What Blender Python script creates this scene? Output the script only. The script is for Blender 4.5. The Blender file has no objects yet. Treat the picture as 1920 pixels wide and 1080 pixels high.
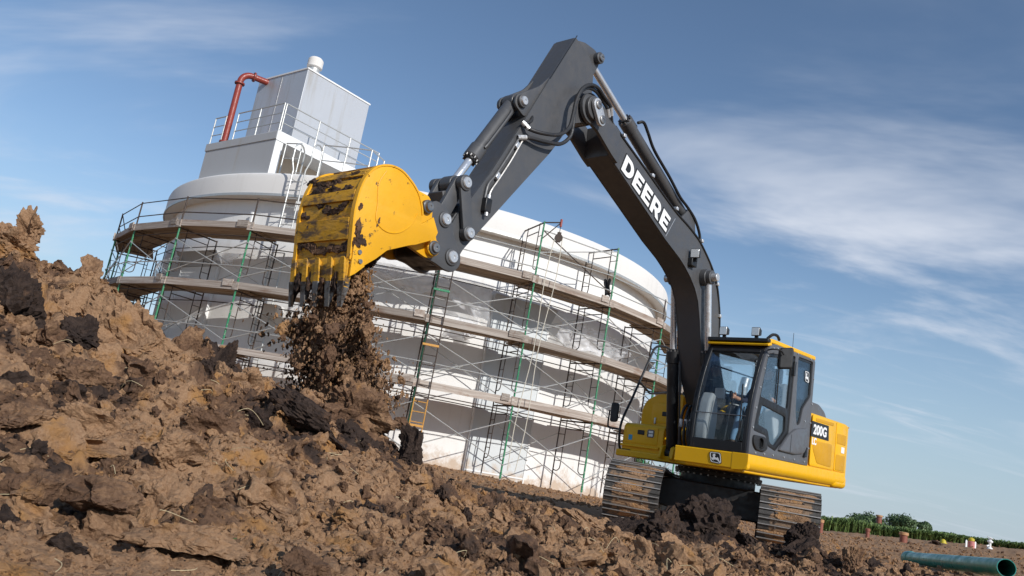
import bpy, bmesh, math, random
import numpy as np
from mathutils import Vector, Matrix, noise as mnoise
R_ = math.radians
random.seed(7)
S = bpy.context.scene
COL = S.collection

# ------------------------------------------------------------------ camera, sky, sun, exposure
PITCH, ROLL, FPX = R_(11.946), R_(10.195), 1536.468
cF = Vector((0, math.cos(PITCH), math.sin(PITCH)))
cU0 = Vector((0, -math.sin(PITCH), math.cos(PITCH))); cR0 = Vector((1, 0, 0))
cR = cR0*math.cos(ROLL) + cU0*math.sin(ROLL); cU = cU0*math.cos(ROLL) - cR0*math.sin(ROLL)
cam = bpy.data.cameras.new('camera'); camo = bpy.data.objects.new('camera', cam); COL.objects.link(camo)
camo.matrix_world = Matrix(((cR.x, cU.x, -cF.x, 0), (cR.y, cU.y, -cF.y, 0), (cR.z, cU.z, -cF.z, 0.6), (0, 0, 0, 1)))
cam.sensor_width = 36; cam.lens = 36*FPX/1920; cam.clip_start = 0.05; cam.clip_end = 5000
S.camera = camo
SUN_EL, SUN_AZ = R_(28.5), R_(36)            # the sun stands behind the camera, 36 degrees to its right
sun_dir = Vector((math.sin(SUN_AZ)*math.cos(SUN_EL), -math.cos(SUN_AZ)*math.cos(SUN_EL), math.sin(SUN_EL)))
W = bpy.data.worlds.new('World'); S.world = W; W.use_nodes = True
def build_world():
    nt = W.node_tree; nt.nodes.clear(); L = nt.links.new
    out = nt.nodes.new('ShaderNodeOutputWorld'); bg = nt.nodes.new('ShaderNodeBackground'); bg.inputs['Strength'].default_value = 0.108
    sky = nt.nodes.new('ShaderNodeTexSky'); sky.sky_type = 'NISHITA'; sky.sun_disc = False
    sky.sun_elevation = SUN_EL; sky.sun_rotation = math.atan2(sun_dir.x, sun_dir.y)
    sky.altitude = 300; sky.air_density = 1.0; sky.dust_density = 0.1; sky.ozone_density = 2.0
    tc = nt.nodes.new('ShaderNodeTexCoord'); sep = nt.nodes.new('ShaderNodeSeparateXYZ'); L(tc.outputs['Generated'], sep.inputs[0])
    def m(op, a, b=None, c=None, clamp=False):
        n = nt.nodes.new('ShaderNodeMath'); n.operation = op; n.use_clamp = clamp
        for i, v in enumerate((a, b, c)):
            if v is None: continue
            if isinstance(v, (int, float)): n.inputs[i].default_value = v
            else: L(v, n.inputs[i])
        return n.outputs[0]
    den = m('ADD', m('MAXIMUM', sep.outputs['Z'], 0.0), 0.16)
    cx = m('DIVIDE', sep.outputs['X'], den); cy = m('DIVIDE', sep.outputs['Y'], den)
    com = nt.nodes.new('ShaderNodeCombineXYZ'); L(cx, com.inputs[0]); L(cy, com.inputs[1])
    def cloud(scale, loc, rot, sc, lo, hi, det=6, rough=.58, dist=.6):
        mp = nt.nodes.new('ShaderNodeMapping'); mp.inputs['Location'].default_value = loc; mp.inputs['Rotation'].default_value = (0, 0, rot); mp.inputs['Scale'].default_value = sc
        L(com.outputs[0], mp.inputs[0])
        n = nt.nodes.new('ShaderNodeTexNoise'); n.inputs['Scale'].default_value = scale; n.inputs['Detail'].default_value = det; n.inputs['Roughness'].default_value = rough; n.inputs['Distortion'].default_value = dist
        L(mp.outputs[0], n.inputs['Vector'])
        r = nt.nodes.new('ShaderNodeMapRange'); r.interpolation_type = 'SMOOTHSTEP'; r.inputs['From Min'].default_value = lo; r.inputs['From Max'].default_value = hi
        L(n.outputs['Fac'], r.inputs['Value']); return r.outputs[0]
    c1 = cloud(.62, CLOUD_A, R_(14), (1.0, 2.0, 1), .49, .74)
    c2 = cloud(1.5, CLOUD_B, R_(-18), (.8, 3.2, 1), .50, .80, 8, .62, 1.0)
    c3 = cloud(.33, (5.2, .7, 0), 0, (1, 1.3, 1), .40, .66, 3)
    hi = nt.nodes.new('ShaderNodeMapRange'); hi.interpolation_type = 'SMOOTHSTEP'; hi.inputs['From Min'].default_value = .30; hi.inputs['From Max'].default_value = .52; hi.inputs['To Min'].default_value = 1; hi.inputs['To Max'].default_value = .12; L(sep.outputs['Z'], hi.inputs['Value'])
    cl = m('MULTIPLY', m('ADD', m('MULTIPLY', c1, 1.0), m('MULTIPLY', m('MULTIPLY', c2, c3), .6)), hi.outputs[0], clamp=True)
    hs = nt.nodes.new('ShaderNodeHueSaturation'); hs.inputs['Saturation'].default_value = 1.02; hs.inputs['Value'].default_value = 1.0
    L(sky.outputs[0], hs.inputs['Color'])
    hz = nt.nodes.new('ShaderNodeMapRange'); hz.interpolation_type = 'SMOOTHSTEP'; hz.inputs['From Min'].default_value = -.02; hz.inputs['From Max'].default_value = .30; hz.inputs['To Min'].default_value = .85; hz.inputs['To Max'].default_value = 0; L(sep.outputs['Z'], hz.inputs['Value'])
    hm = nt.nodes.new('ShaderNodeMix'); hm.data_type = 'RGBA'; L(hz.outputs[0], hm.inputs[0]); L(hs.outputs[0], hm.inputs[6]); hm.inputs[7].default_value = (3.2, 4.2, 5.3, 1)     # pale haze on the whole horizon
    mix = nt.nodes.new('ShaderNodeMix'); mix.data_type = 'RGBA'; L(m('MULTIPLY', cl, .9), mix.inputs[0]); L(hm.outputs[2], mix.inputs[6])
    mix.inputs[7].default_value = (6.0, 6.4, 7.2, 1)
    L(mix.outputs[2], bg.inputs['Color']); L(bg.outputs[0], out.inputs['Surface'])
CLOUD_A = (2.25, 1.75, 0); CLOUD_B = (.4, 1.7, 0)
build_world()
sl = bpy.data.lights.new('sun', 'SUN'); sl.energy = 3.5; sl.angle = R_(.53); sl.color = (1.0, .975, .93)
so = bpy.data.objects.new('sun', sl); COL.objects.link(so)
so.rotation_euler = (-sun_dir).to_track_quat('-Z', 'Y').to_euler()
S.view_settings.view_transform = 'Standard'; S.view_settings.look = 'None'; S.view_settings.exposure = 0.16; S.view_settings.gamma = 1.0

# ------------------------------------------------------------------ helpers
def tag(o, label=None, cat=None, group=None, kind=None):
    if label: o['label'] = label
    if cat: o['category'] = cat
    if group: o['group'] = group
    if kind: o['kind'] = kind
    return o
def empty(name, mat=None, loc=None):
    o = bpy.data.objects.new(name, None); COL.objects.link(o); o.empty_display_size = .3
    if mat is not None: o.matrix_world = mat
    if loc is not None: o.location = loc
    return o
def link(name, me, parent=None, loc=None, rot=None):
    o = bpy.data.objects.new(name, me); COL.objects.link(o); o.parent = parent
    if loc is not None: o.location = loc
    if rot is not None: o.rotation_euler = rot
    return o
def finish(me, mat, ang=35):
    if mat is not None and len(me.materials) == 0:
        me.materials.append(mat)
    if ang:
        me.polygons.foreach_set('use_smooth', [True]*len(me.polygons)); me.set_sharp_from_angle(angle=R_(ang))
    me.update()
def catmull(pts, n=6):
    P = [Vector(p) for p in pts]
    if len(P) < 3: return P
    out = []
    Q = [P[0]*2-P[1]] + P + [P[-1]*2-P[-2]]
    for i in range(1, len(Q)-2):
        a, b, c, d = Q[i-1], Q[i], Q[i+1], Q[i+2]
        for k in range(n):
            t = k/n
            out.append(.5*((2*b) + (c-a)*t + (2*a-5*b+4*c-d)*t*t + (3*b-a-3*c+d)*t**3))
    out.append(P[-1]); return out
class MB:
    def __init__(s): s.v = []; s.f = []
    def add(s, vs, fs):
        o = len(s.v); s.v += [tuple(v) for v in vs]; s.f += [tuple(i+o for i in f) for f in fs]; return s
    def box(s, c, d, M=None):
        x, y, z = d[0]/2, d[1]/2, d[2]/2
        vs = [Vector((a*x, b*y, e*z)) for a in (-1, 1) for b in (-1, 1) for e in (-1, 1)]
        if M is not None: vs = [M @ v for v in vs]
        vs = [v+Vector(c) for v in vs]
        return s.add(vs, [(0, 1, 3, 2), (4, 6, 7, 5), (0, 4, 5, 1), (2, 3, 7, 6), (0, 2, 6, 4), (1, 5, 7, 3)])
    def hexa(s, a, b):        # two quads a (bottom) and b (top)
        return s.add(list(a)+list(b), [(3, 2, 1, 0), (4, 5, 6, 7), (0, 1, 5, 4), (1, 2, 6, 5), (2, 3, 7, 6), (3, 0, 4, 7)])
    def prism(s, poly, lo, hi, axis='y'):    # poly in the two other axes, in xyz order
        n = len(poly)
        def mk(p, h):
            if axis == 'y': return (p[0], h, p[1])
            if axis == 'z': return (p[0], p[1], h)
            return (h, p[0], p[1])
        vs = [mk(p, lo) for p in poly] + [mk(p, hi) for p in poly]
        fs = [tuple(range(n)), tuple(range(2*n-1, n-1, -1))] + [(i, (i+1) % n, n+(i+1) % n, n+i) for i in range(n)]
        return s.add(vs, fs)
    def tube(s, a, b, r, n=10, r2=None, cap=True):
        return s.path([a, b], r, n, radii=[r, r if r2 is None else r2], cap=cap)
    def path(s, pts, r, n=8, radii=None, cap=True, closed=False):
        P = [Vector(p) for p in pts]; k = len(P)
        t0 = (P[1]-P[0]).normalized(); u = t0.orthogonal().normalized(); vs = []
        for i, p in enumerate(P):
            if i == 0: t = (P[1]-P[0])
            elif i == k-1: t = (P[-1]-P[-2])
            else: t = (P[i+1]-P[i]).normalized()+(P[i]-P[i-1]).normalized()
            if t.length < 1e-9: t = t0
            t = t.normalized(); u = (u - t*u.dot(t))
            u = u.normalized() if u.length > 1e-6 else t.orthogonal().normalized()
            w = t.cross(u); rr = radii[i] if radii else r
            if 0 < i < k-1:
                ca = max(.35, ((P[i+1]-P[i]).normalized()).dot(t)); 
            for j in range(n):
                a = 2*math.pi*j/n; vs.append(p + (u*math.cos(a)+w*math.sin(a))*rr)
        fs = [(i*n+j, i*n+(j+1) % n, (i+1)*n+(j+1) % n, (i+1)*n+j) for i in range(k-1) for j in range(n)]
        if cap: fs += [tuple(range(n-1, -1, -1)), tuple((k-1)*n+j for j in range(n))]
        return s.add(vs, fs)
    def lathe(s, prof, c, axis, n=24, cap=True):     # prof: (r, h) along axis from c
        ax = Vector(axis).normalized(); u = ax.orthogonal().normalized(); w = ax.cross(u); c = Vector(c); k = len(prof)
        vs = [c+ax*h+(u*math.cos(2*math.pi*j/n)+w*math.sin(2*math.pi*j/n))*r for r, h in prof for j in range(n)]
        fs = [(i*n+j, i*n+(j+1) % n, (i+1)*n+(j+1) % n, (i+1)*n+j) for i in range(k-1) for j in range(n)]
        if cap: fs += [tuple(range(n-1, -1, -1)), tuple((k-1)*n+j for j in range(n))]
        return s.add(vs, fs)
    def mesh(s, name, mat, ang=35):
        me = bpy.data.meshes.new(name); me.from_pydata(s.v, [], s.f)
        bm = bmesh.new(); bm.from_mesh(me); bmesh.ops.recalc_face_normals(bm, faces=bm.faces); bm.to_mesh(me); bm.free()
        finish(me, mat, ang); return me
    def build(s, name, mat, parent=None, bevel=0, ang=35, seg=2):
        o = link(name, s.mesh(name, mat, ang), parent)
        if bevel:
            b = o.modifiers.new('bevel', 'BEVEL'); b.width = bevel; b.segments = seg; b.limit_method = 'ANGLE'; b.angle_limit = R_(40); b.harden_normals = False
        return o
def roundpoly(pts, r, n=4):
    out = []; k = len(pts)
    for i in range(k):
        p = Vector(pts[i]); a = Vector(pts[i-1])-p; b = Vector(pts[(i+1) % k])-p
        rr = r[i] if isinstance(r, (list, tuple)) else r
        d = min(rr, a.length*.49, b.length*.49)
        if d < 1e-4: out.append(tuple(p)); continue
        p0 = p+a.normalized()*d; p1 = p+b.normalized()*d
        for j in range(n+1):
            t = j/n; q = p0*(1-t)**2 + p*2*t*(1-t) + p1*t*t; out.append((q.x, q.y))
    return out
def plate(name, outer, holes, thick, fn, mat, parent=None, bevel=0.0, ang=35):
    """flat plate with holes: polygons in 2D, extruded +-thick/2, mapped to 3D by fn(u, v, w)"""
    cu = bpy.data.curves.new(name, 'CURVE'); cu.dimensions = '2D'; cu.fill_mode = 'BOTH'
    cu.extrude = max(thick/2-bevel, 1e-4); cu.bevel_depth = bevel; cu.bevel_resolution = 1; cu.offset = -bevel
    for poly in [outer]+list(holes):
        sp = cu.splines.new('POLY'); sp.points.add(len(poly)-1); sp.use_cyclic_u = True
        for i, p in enumerate(poly): sp.points[i].co = (p[0], p[1], 0, 1)
    ob = bpy.data.objects.new(name, cu); me0 = bpy.data.meshes.new_from_object(ob)
    bpy.data.objects.remove(ob); bpy.data.curves.remove(cu)
    return remap(name, me0, fn, mat, parent, ang)
def remap(name, me, fn, mat, parent, ang=35):
    for v in me.vertices: v.co = fn(*v.co)
    bm = bmesh.new(); bm.from_mesh(me); bmesh.ops.remove_doubles(bm, verts=bm.verts, dist=1e-5); bmesh.ops.recalc_face_normals(bm, faces=bm.faces); bm.to_mesh(me); bm.free()
    me.materials.clear(); me.name = name; finish(me, mat, ang); return link(name, me, parent)
def text(name, body, h, fn, mat, parent, extrude=.003, offset=.0, sx=1.0):
    cu = bpy.data.curves.new(name, 'FONT'); cu.body = body; cu.size = h/.69; cu.extrude = extrude; cu.offset = offset
    ob = bpy.data.objects.new(name, cu); me = bpy.data.meshes.new_from_object(ob); bpy.data.objects.remove(ob); bpy.data.curves.remove(cu)
    return remap(name, me, lambda u, v, w: fn(u*sx, v, w), mat, parent)

# ------------------------------------------------------------------ materials
def mat_new(name):
    m = bpy.data.materials.new(name); m.use_nodes = True; nt = m.node_tree; b = nt.nodes['Principled BSDF']; return m, nt, b
def coords(nt, kind='Object'):
    t = nt.nodes.new('ShaderNodeTexCoord'); return t.outputs[kind]
def nz(nt, vec, scale, det=4, rough=.55, dist=0.0):
    n = nt.nodes.new('ShaderNodeTexNoise'); n.inputs['Scale'].default_value = scale; n.inputs['Detail'].default_value = det; n.inputs['Roughness'].default_value = rough; n.inputs['Distortion'].default_value = dist
    if vec is not None: nt.links.new(vec, n.inputs['Vector'])
    return n.outputs['Fac']
def rng(nt, v, a, b, c=0., d=1., smooth=True):
    r = nt.nodes.new('ShaderNodeMapRange'); r.inputs['From Min'].default_value = a; r.inputs['From Max'].default_value = b; r.inputs['To Min'].default_value = c; r.inputs['To Max'].default_value = d
    if smooth: r.interpolation_type = 'SMOOTHSTEP'
    nt.links.new(v, r.inputs['Value']); return r.outputs[0]
def mx(nt, f, a, b):
    m = nt.nodes.new('ShaderNodeMix'); m.data_type = 'RGBA'
    for s, v in ((0, f), (6, a), (7, b)):
        if isinstance(v, (int, float)): m.inputs[s].default_value = v
        elif isinstance(v, tuple): m.inputs[s].default_value = v if len(v) == 4 else v+(1,)
        else: nt.links.new(v, m.inputs[s])
    return m.outputs[2]
def mth(nt, op, a, b=0.):
    m = nt.nodes.new('ShaderNodeMath'); m.operation = op
    for i, v in enumerate((a, b)):
        if isinstance(v, (int, float)): m.inputs[i].default_value = v
        else: nt.links.new(v, m.inputs[i])
    return m.outputs[0]
def bump(nt, b, h, strength=.3, dist=.02):
    n = nt.nodes.new('ShaderNodeBump'); n.inputs['Strength'].default_value = strength; n.inputs['Distance'].default_value = dist
    nt.links.new(h, n.inputs['Height']); nt.links.new(n.outputs[0], b.inputs['Normal'])
def paint(name, col, rough=.4, metal=0., dirt=.25, dcol=(.20, .125, .07), scale=3., bumpy=0., coat=0., var=.12, dlo=.56, dhi=.74, spec=.5, stretch=None):
    m, nt, b = mat_new(name); c = coords(nt)
    if stretch:
        mp = nt.nodes.new('ShaderNodeMapping'); mp.inputs['Scale'].default_value = stretch; nt.links.new(c, mp.inputs[0]); c = mp.outputs[0]
    base = mx(nt, nz(nt, c, scale*.7, 3), tuple(x*(1-var) for x in col), tuple(min(1, x*(1+var)) for x in col))
    f = mth(nt, 'MULTIPLY', rng(nt, nz(nt, c, scale*2.3, 8, .68), dlo, dhi), dirt)
    nt.links.new(mx(nt, f, base, dcol), b.inputs['Base Color'])
    nt.links.new(rng(nt, nz(nt, c, scale*4, 5), .3, .7, max(.05, rough-.1), min(1, rough+.15)), b.inputs['Roughness'])
    b.inputs['Metallic'].default_value = metal; b.inputs['Coat Weight'].default_value = coat; b.inputs['Coat Roughness'].default_value = .15
    b.inputs['Specular IOR Level'].default_value = spec
    if bumpy: bump(nt, b, nz(nt, c, scale*9, 6, .6), bumpy, .01)
    return m
M = {}
M['yellow'] = paint('yellow_paint', (.86, .455, .004), .42, dirt=.10, coat=.12, var=.05, spec=.35)
M['bucket'] = paint('bucket_paint', (.78, .385, .006), .5, dirt=.9, dcol=(.05, .028, .015), scale=4.5, dlo=.60, dhi=.66, var=.14, bumpy=.15)
M['bucket_back'] = paint('worn_bucket_back', (.66, .33, .012), .6, dirt=.92, dcol=(.075, .043, .025), scale=2.6, dlo=.47, dhi=.62, var=.3, bumpy=.6, stretch=(1.6, .5, 1.7))
M['tooth'] = paint('muddy_tooth_steel', (.20, .19, .18), .45, .7, dirt=.95, dcol=(.05, .03, .018), scale=4, dlo=.42, dhi=.58, bumpy=.4)
M['grey'] = paint('charcoal_paint', (.076, .076, .079), .42, dirt=.22, dcol=(.16, .13, .10), var=.10, coat=.08, scale=2.2, dlo=.5, dhi=.8)
M['cabgrey'] = paint('cab_grey_paint', (.105, .107, .115), .42, dirt=.10, var=.05)
M['black'] = paint('black_paint', (.012, .012, .013), .45, dirt=.12, var=.2)
M['blackplastic'] = paint('black_plastic', (.018, .018, .019), .55, dirt=.08)
M['rubber'] = paint('hose_rubber', (.022, .022, .024), .5, dirt=.25, scale=8)
M['chrome'] = paint('chrome_rod', (.72, .73, .75), .22, .65, dirt=.0, var=.02)
M['steel'] = paint('worn_steel', (.30, .29, .28), .42, .9, dirt=.55, scale=6)
M['pin'] = paint('pin_cap', (.62, .62, .62), .35, .6, dirt=.15, scale=9)
M['interior'] = paint('cab_trim_light', (.42, .43, .43), .6, dirt=.08)
M['interior_dark'] = paint('cab_trim_dark', (.03, .03, .034), .6, dirt=.1)
M['white'] = paint('white_vinyl', (.86, .86, .85), .45, dirt=.04, var=.02)
M['label_o'] = paint('orange_label', (.8, .22, .03), .5, dirt=.05)
M['label_b'] = paint('blue_label', (.05, .35, .6), .5, dirt=.05)
M['lens'] = paint('lamp_lens', (.72, .74, .75), .12, .3, dirt=.05)
M['green'] = paint('green_scaffold_paint', (.03, .22, .10), .45, dirt=.55, dcol=(.45, .42, .34), scale=7, dlo=.55, dhi=.6)
M['rust'] = paint('dark_scaffold_tube', (.065, .045, .035), .6, .2, dirt=.5, dcol=(.18, .10, .055), scale=7)
M['galv'] = paint('galvanised_tube', (.52, .52, .50), .45, .5, dirt=.35, dcol=(.25, .17, .10), scale=6)
M['orange'] = paint('orange_ladder_paint', (.58, .29, .06), .5, dirt=.2)
M['redpipe'] = paint('red_primer_pipe', (.27, .04, .026), .4, dirt=.25, dcol=(.55, .30, .24), scale=3)
M['pvc'] = paint('green_pvc', (.02, .27, .23), .35, dirt=.4, dcol=(.14, .36, .32), scale=1.2, dlo=.45, dhi=.6)
M['pvc_in'] = paint('green_pvc_inside', (.012, .13, .10), .5, dirt=.2)
M['standpipe'] = paint('red_brown_pipe', (.26, .085, .055), .55, dirt=.3)
M['pipecap'] = paint('tan_cap', (.50, .26, .12), .6, dirt=.3)
M['hivis'] = paint('yellow_plastic', (.55, .44, .03), .5, dirt=.1)
M['rope'] = paint('pale_rope', (.62, .57, .47), .8, dirt=.2, scale=20)
M['cloth'] = paint('dark_cloth', (.02, .02, .022), .9, dirt=.1)
M['grass'] = paint('straw', (.55, .44, .26), .8, dirt=.1)
def tank_mat(name, col, stain=True, streak=.22):
    m, nt, b = mat_new(name); c = coords(nt); L = nt.links.new
    big = mx(nt, nz(nt, c, .5, 4, .6), tuple(x*.93 for x in col), tuple(min(.92, x*1.05) for x in col))
    mp = nt.nodes.new('ShaderNodeMapping'); mp.inputs['Scale'].default_value = (2.2, 2.2, .18); L(c, mp.inputs[0])
    st = mth(nt, 'MULTIPLY', rng(nt, nz(nt, mp.outputs[0], 1.4, 6, .65), .50, .78), streak)
    col2 = mx(nt, st, big, (.42, .38, .32))
    sp = mth(nt, 'MULTIPLY', rng(nt, nz(nt, c, 9, 6, .7), .62, .70), .25)
    col2 = mx(nt, sp, col2, (.45, .40, .33))
    if stain:      # soil splashed on the wall foot
        s = nt.nodes.new('ShaderNodeSeparateXYZ'); L(c, s.inputs[0])
        h = mth(nt, 'ADD', s.outputs['Z'], mth(nt, 'MULTIPLY', nz(nt, c, 1.6, 7, .7), -2.6))
        f = mth(nt, 'MULTIPLY', rng(nt, h, -1.25, -.62, 1., 0.), .8)
        col2 = mx(nt, f, col2, (.50, .36, .24))
    L(col2, b.inputs['Base Color']); b.inputs['Roughness'].default_value = .8
    bump(nt, b, nz(nt, c, 22, 6, .6), .18, .02)
    return m
M['tank'] = tank_mat('white_render', (.83, .815, .79))
M['tank_cap'] = tank_mat('cap_concrete', (.76, .73, .69), False)
M['panel'] = tank_mat('grey_panel', (.64, .67, .68), True, .3)
M['concrete'] = tank_mat('grey_concrete', (.47, .475, .48), False, .6)
M['metalbox'] = tank_mat('zinc_cladding', (.56, .57, .59), False, .75)
M['metalbox'].node_tree.nodes['Principled BSDF'].inputs['Metallic'].default_value = .35; M['metalbox'].node_tree.nodes['Principled BSDF'].inputs['Roughness'].default_value = .45
M['underside'] = tank_mat('beige_soffit', (.45, .38, .30), False)
M['whitetrim'] = tank_mat('white_trim', (.80, .80, .79), False, .1)
def wood_mat(name, col, dark):
    m, nt, b = mat_new(name); c = coords(nt); L = nt.links.new
    mp = nt.nodes.new('ShaderNodeMapping'); mp.inputs['Scale'].default_value = (.7, 14, 14); L(c, mp.inputs[0])
    oi = nt.nodes.new('ShaderNodeObjectInfo')
    ad = nt.nodes.new('ShaderNodeVectorMath'); ad.operation = 'ADD'; L(mp.outputs[0], ad.inputs[0])
    cb = nt.nodes.new('ShaderNodeCombineXYZ'); L(mth(nt, 'MULTIPLY', oi.outputs['Random'], 37.), cb.inputs[0]); L(cb.outputs[0], ad.inputs[1])
    g = nz(nt, ad.outputs[0], 2.2, 6, .65, .4)
    col1 = mx(nt, rng(nt, g, .35, .68), dark, col)
    ad2 = nt.nodes.new('ShaderNodeVectorMath'); ad2.operation = 'ADD'; L(c, ad2.inputs[0]); L(cb.outputs[0], ad2.inputs[1])
    st = rng(nt, nz(nt, ad2.outputs[0], 2.6, 7, .7), .52, .66)
    col2 = mx(nt, mth(nt, 'MULTIPLY', st, .6), col1, (.20, .10, .055))
    hv = nt.nodes.new('ShaderNodeHueSaturation'); L(col2, hv.inputs['Color']); L(rng(nt, oi.outputs['Random'], 0, 1, .6, 1.2, False), hv.inputs['Value'])
    L(hv.outputs[0], b.inputs['Base Color']); b.inputs['Roughness'].default_value = .85; bump(nt, b, g, .4, .01)
    return m
M['plank'] = wood_mat('weathered_plank', (.46, .34, .23), (.26, .17, .10))
M['toe'] = wood_mat('grey_toe_board', (.52, .46, .40), (.28, .22, .18))
def glass_mat(name, tint, refl=1.0):
    m = bpy.data.materials.new(name); m.use_nodes = True; nt = m.node_tree; nt.nodes.clear(); L = nt.links.new
    out = nt.nodes.new('ShaderNodeOutputMaterial'); t = nt.nodes.new('ShaderNodeBsdfTransparent'); t.inputs[0].default_value = tint+(1,)
    g = nt.nodes.new('ShaderNodeBsdfGlossy'); g.inputs['Roughness'].default_value = .02; g.inputs['Color'].default_value = (.9, .95, 1, 1)
    fr = nt.nodes.new('ShaderNodeFresnel'); fr.inputs[0].default_value = 1.52
    mi = nt.nodes.new('ShaderNodeMixShader'); L(mth(nt, 'MULTIPLY', fr.outputs[0], refl), mi.inputs[0]); L(t.outputs[0], mi.inputs[1]); L(g.outputs[0], mi.inputs[2]); L(mi.outputs[0], out.inputs[0])
    return m
M['glass'] = glass_mat('cab_glass', (.95, .97, .975), .42)
M['glass_dark'] = glass_mat('tinted_cab_glass', (.6, .64, .68), .9)
def sheet_mat():
    m = bpy.data.materials.new('plastic_film'); m.use_nodes = True; nt = m.node_tree; nt.nodes.clear(); L = nt.links.new
    out = nt.nodes.new('ShaderNodeOutputMaterial'); p = nt.nodes.new('ShaderNodeBsdfPrincipled'); p.inputs['Base Color'].default_value = (.9, .9, .92, 1); p.inputs['Roughness'].default_value = .3
    tl = nt.nodes.new('ShaderNodeBsdfTranslucent'); tl.inputs[0].default_value = (.9, .9, .92, 1)
    t = nt.nodes.new('ShaderNodeBsdfTransparent'); a = nt.nodes.new('ShaderNodeMixShader'); a.inputs[0].default_value = .35; L(p.outputs[0], a.inputs[1]); L(tl.outputs[0], a.inputs[2])
    c = coords(nt); mi = nt.nodes.new('ShaderNodeMixShader'); L(rng(nt, nz(nt, c, 1.1, 3, .5), .35, .65, .35, .82), mi.inputs[0]); L(t.outputs[0], mi.inputs[1]); L(a.outputs[0], mi.inputs[2]); L(mi.outputs[0], out.inputs[0])
    return m
M['film'] = sheet_mat()

# ------------------------------------------------------------------ ground: numpy noise
def _hash(ix, iy, iz, seed):
    h = (ix.astype(np.int64)*374761393 + iy.astype(np.int64)*668265263 + iz.astype(np.int64)*2147483647 + seed*1274126177) & 0xFFFFFFFF
    h = ((h ^ (h >> 13))*1274126177) & 0xFFFFFFFF; h = ((h ^ (h >> 16))*2246822519) & 0xFFFFFFFF
    return ((h ^ (h >> 15)) & 0xFFFFFF)/float(0xFFFFFF)
def vnoise(x, y, z, seed=0):
    fx, fy, fz = np.floor(x), np.floor(y), np.floor(z); ix, iy, iz = fx.astype(np.int64), fy.astype(np.int64), fz.astype(np.int64)
    u, v, w = x-fx, y-fy, z-fz; u = u*u*u*(u*(u*6-15)+10); v = v*v*v*(v*(v*6-15)+10); w = w*w*w*(w*(w*6-15)+10)
    r = 0
    for a in (0, 1):
        for b in (0, 1):
            for c in (0, 1):
                r = r + _hash(ix+a, iy+b, iz+c, seed)*(u if a else 1-u)*(v if b else 1-v)*(w if c else 1-w)
    return r*2-1
def fbm(x, y, z, seed=0, oct=4, gain=.5, lac=2.03):
    r = 0; a = 1; t = 0
    for o in range(oct):
        r = r+a*vnoise(x, y, z, seed+o*17); t += a; a *= gain; x = x*lac+3.1; y = y*lac+1.7; z = z*lac+5.3
    return r/t
def lumps(x, y, s, seed, prob=.75, rmin=.32, rmax=.62):
    """field of angular clods on a jittered grid: returns height (in units of s) and a random value of the winning clod"""
    px, py = x/s, y/s; px = px+.16*fbm(px*1.7, py*1.7, px*0, seed+5, 3); py = py+.16*fbm(px*1.7, py*1.7, px*0+9, seed+6, 3)
    fx, fy = np.floor(px), np.floor(py); H = np.zeros_like(px); C = np.full_like(px, .5); Z = np.zeros_like(px)
    for a in (-1, 0, 1):
        for b in (-1, 0, 1):
            ix, iy = (fx+a), (fy+b); h = lambda k: _hash(ix, iy, Z, seed*31+k)
            dx = px-(ix+.15+.7*h(1)); dy = py-(iy+.15+.7*h(2)); rad = rmin+(rmax-rmin)*h(3)**1.6
            t = h(4)*6.283; d = np.zeros_like(px)
            for k in range(5):
                q = t+k*1.2566+.5*(h(10+k)-.5); d = np.maximum(d, (dx*np.cos(q)+dy*np.sin(q))*(1.05+.5*h(20+k)))
            d = .45*d+.55*np.sqrt(dx*dx+dy*dy); e = np.clip(1-(d/rad)**2.2, 0, 1)
            tilt = 1+.7*((h(6)-.5)*dx+(h(7)-.5)*dy)/rad
            hh = rad*np.sqrt(e)*(.55+.5*h(8))*tilt*(h(5) < prob)
            m = hh > H; H = np.where(m, hh, H); C = np.where(m, h(9), C)
    return H, C
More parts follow.
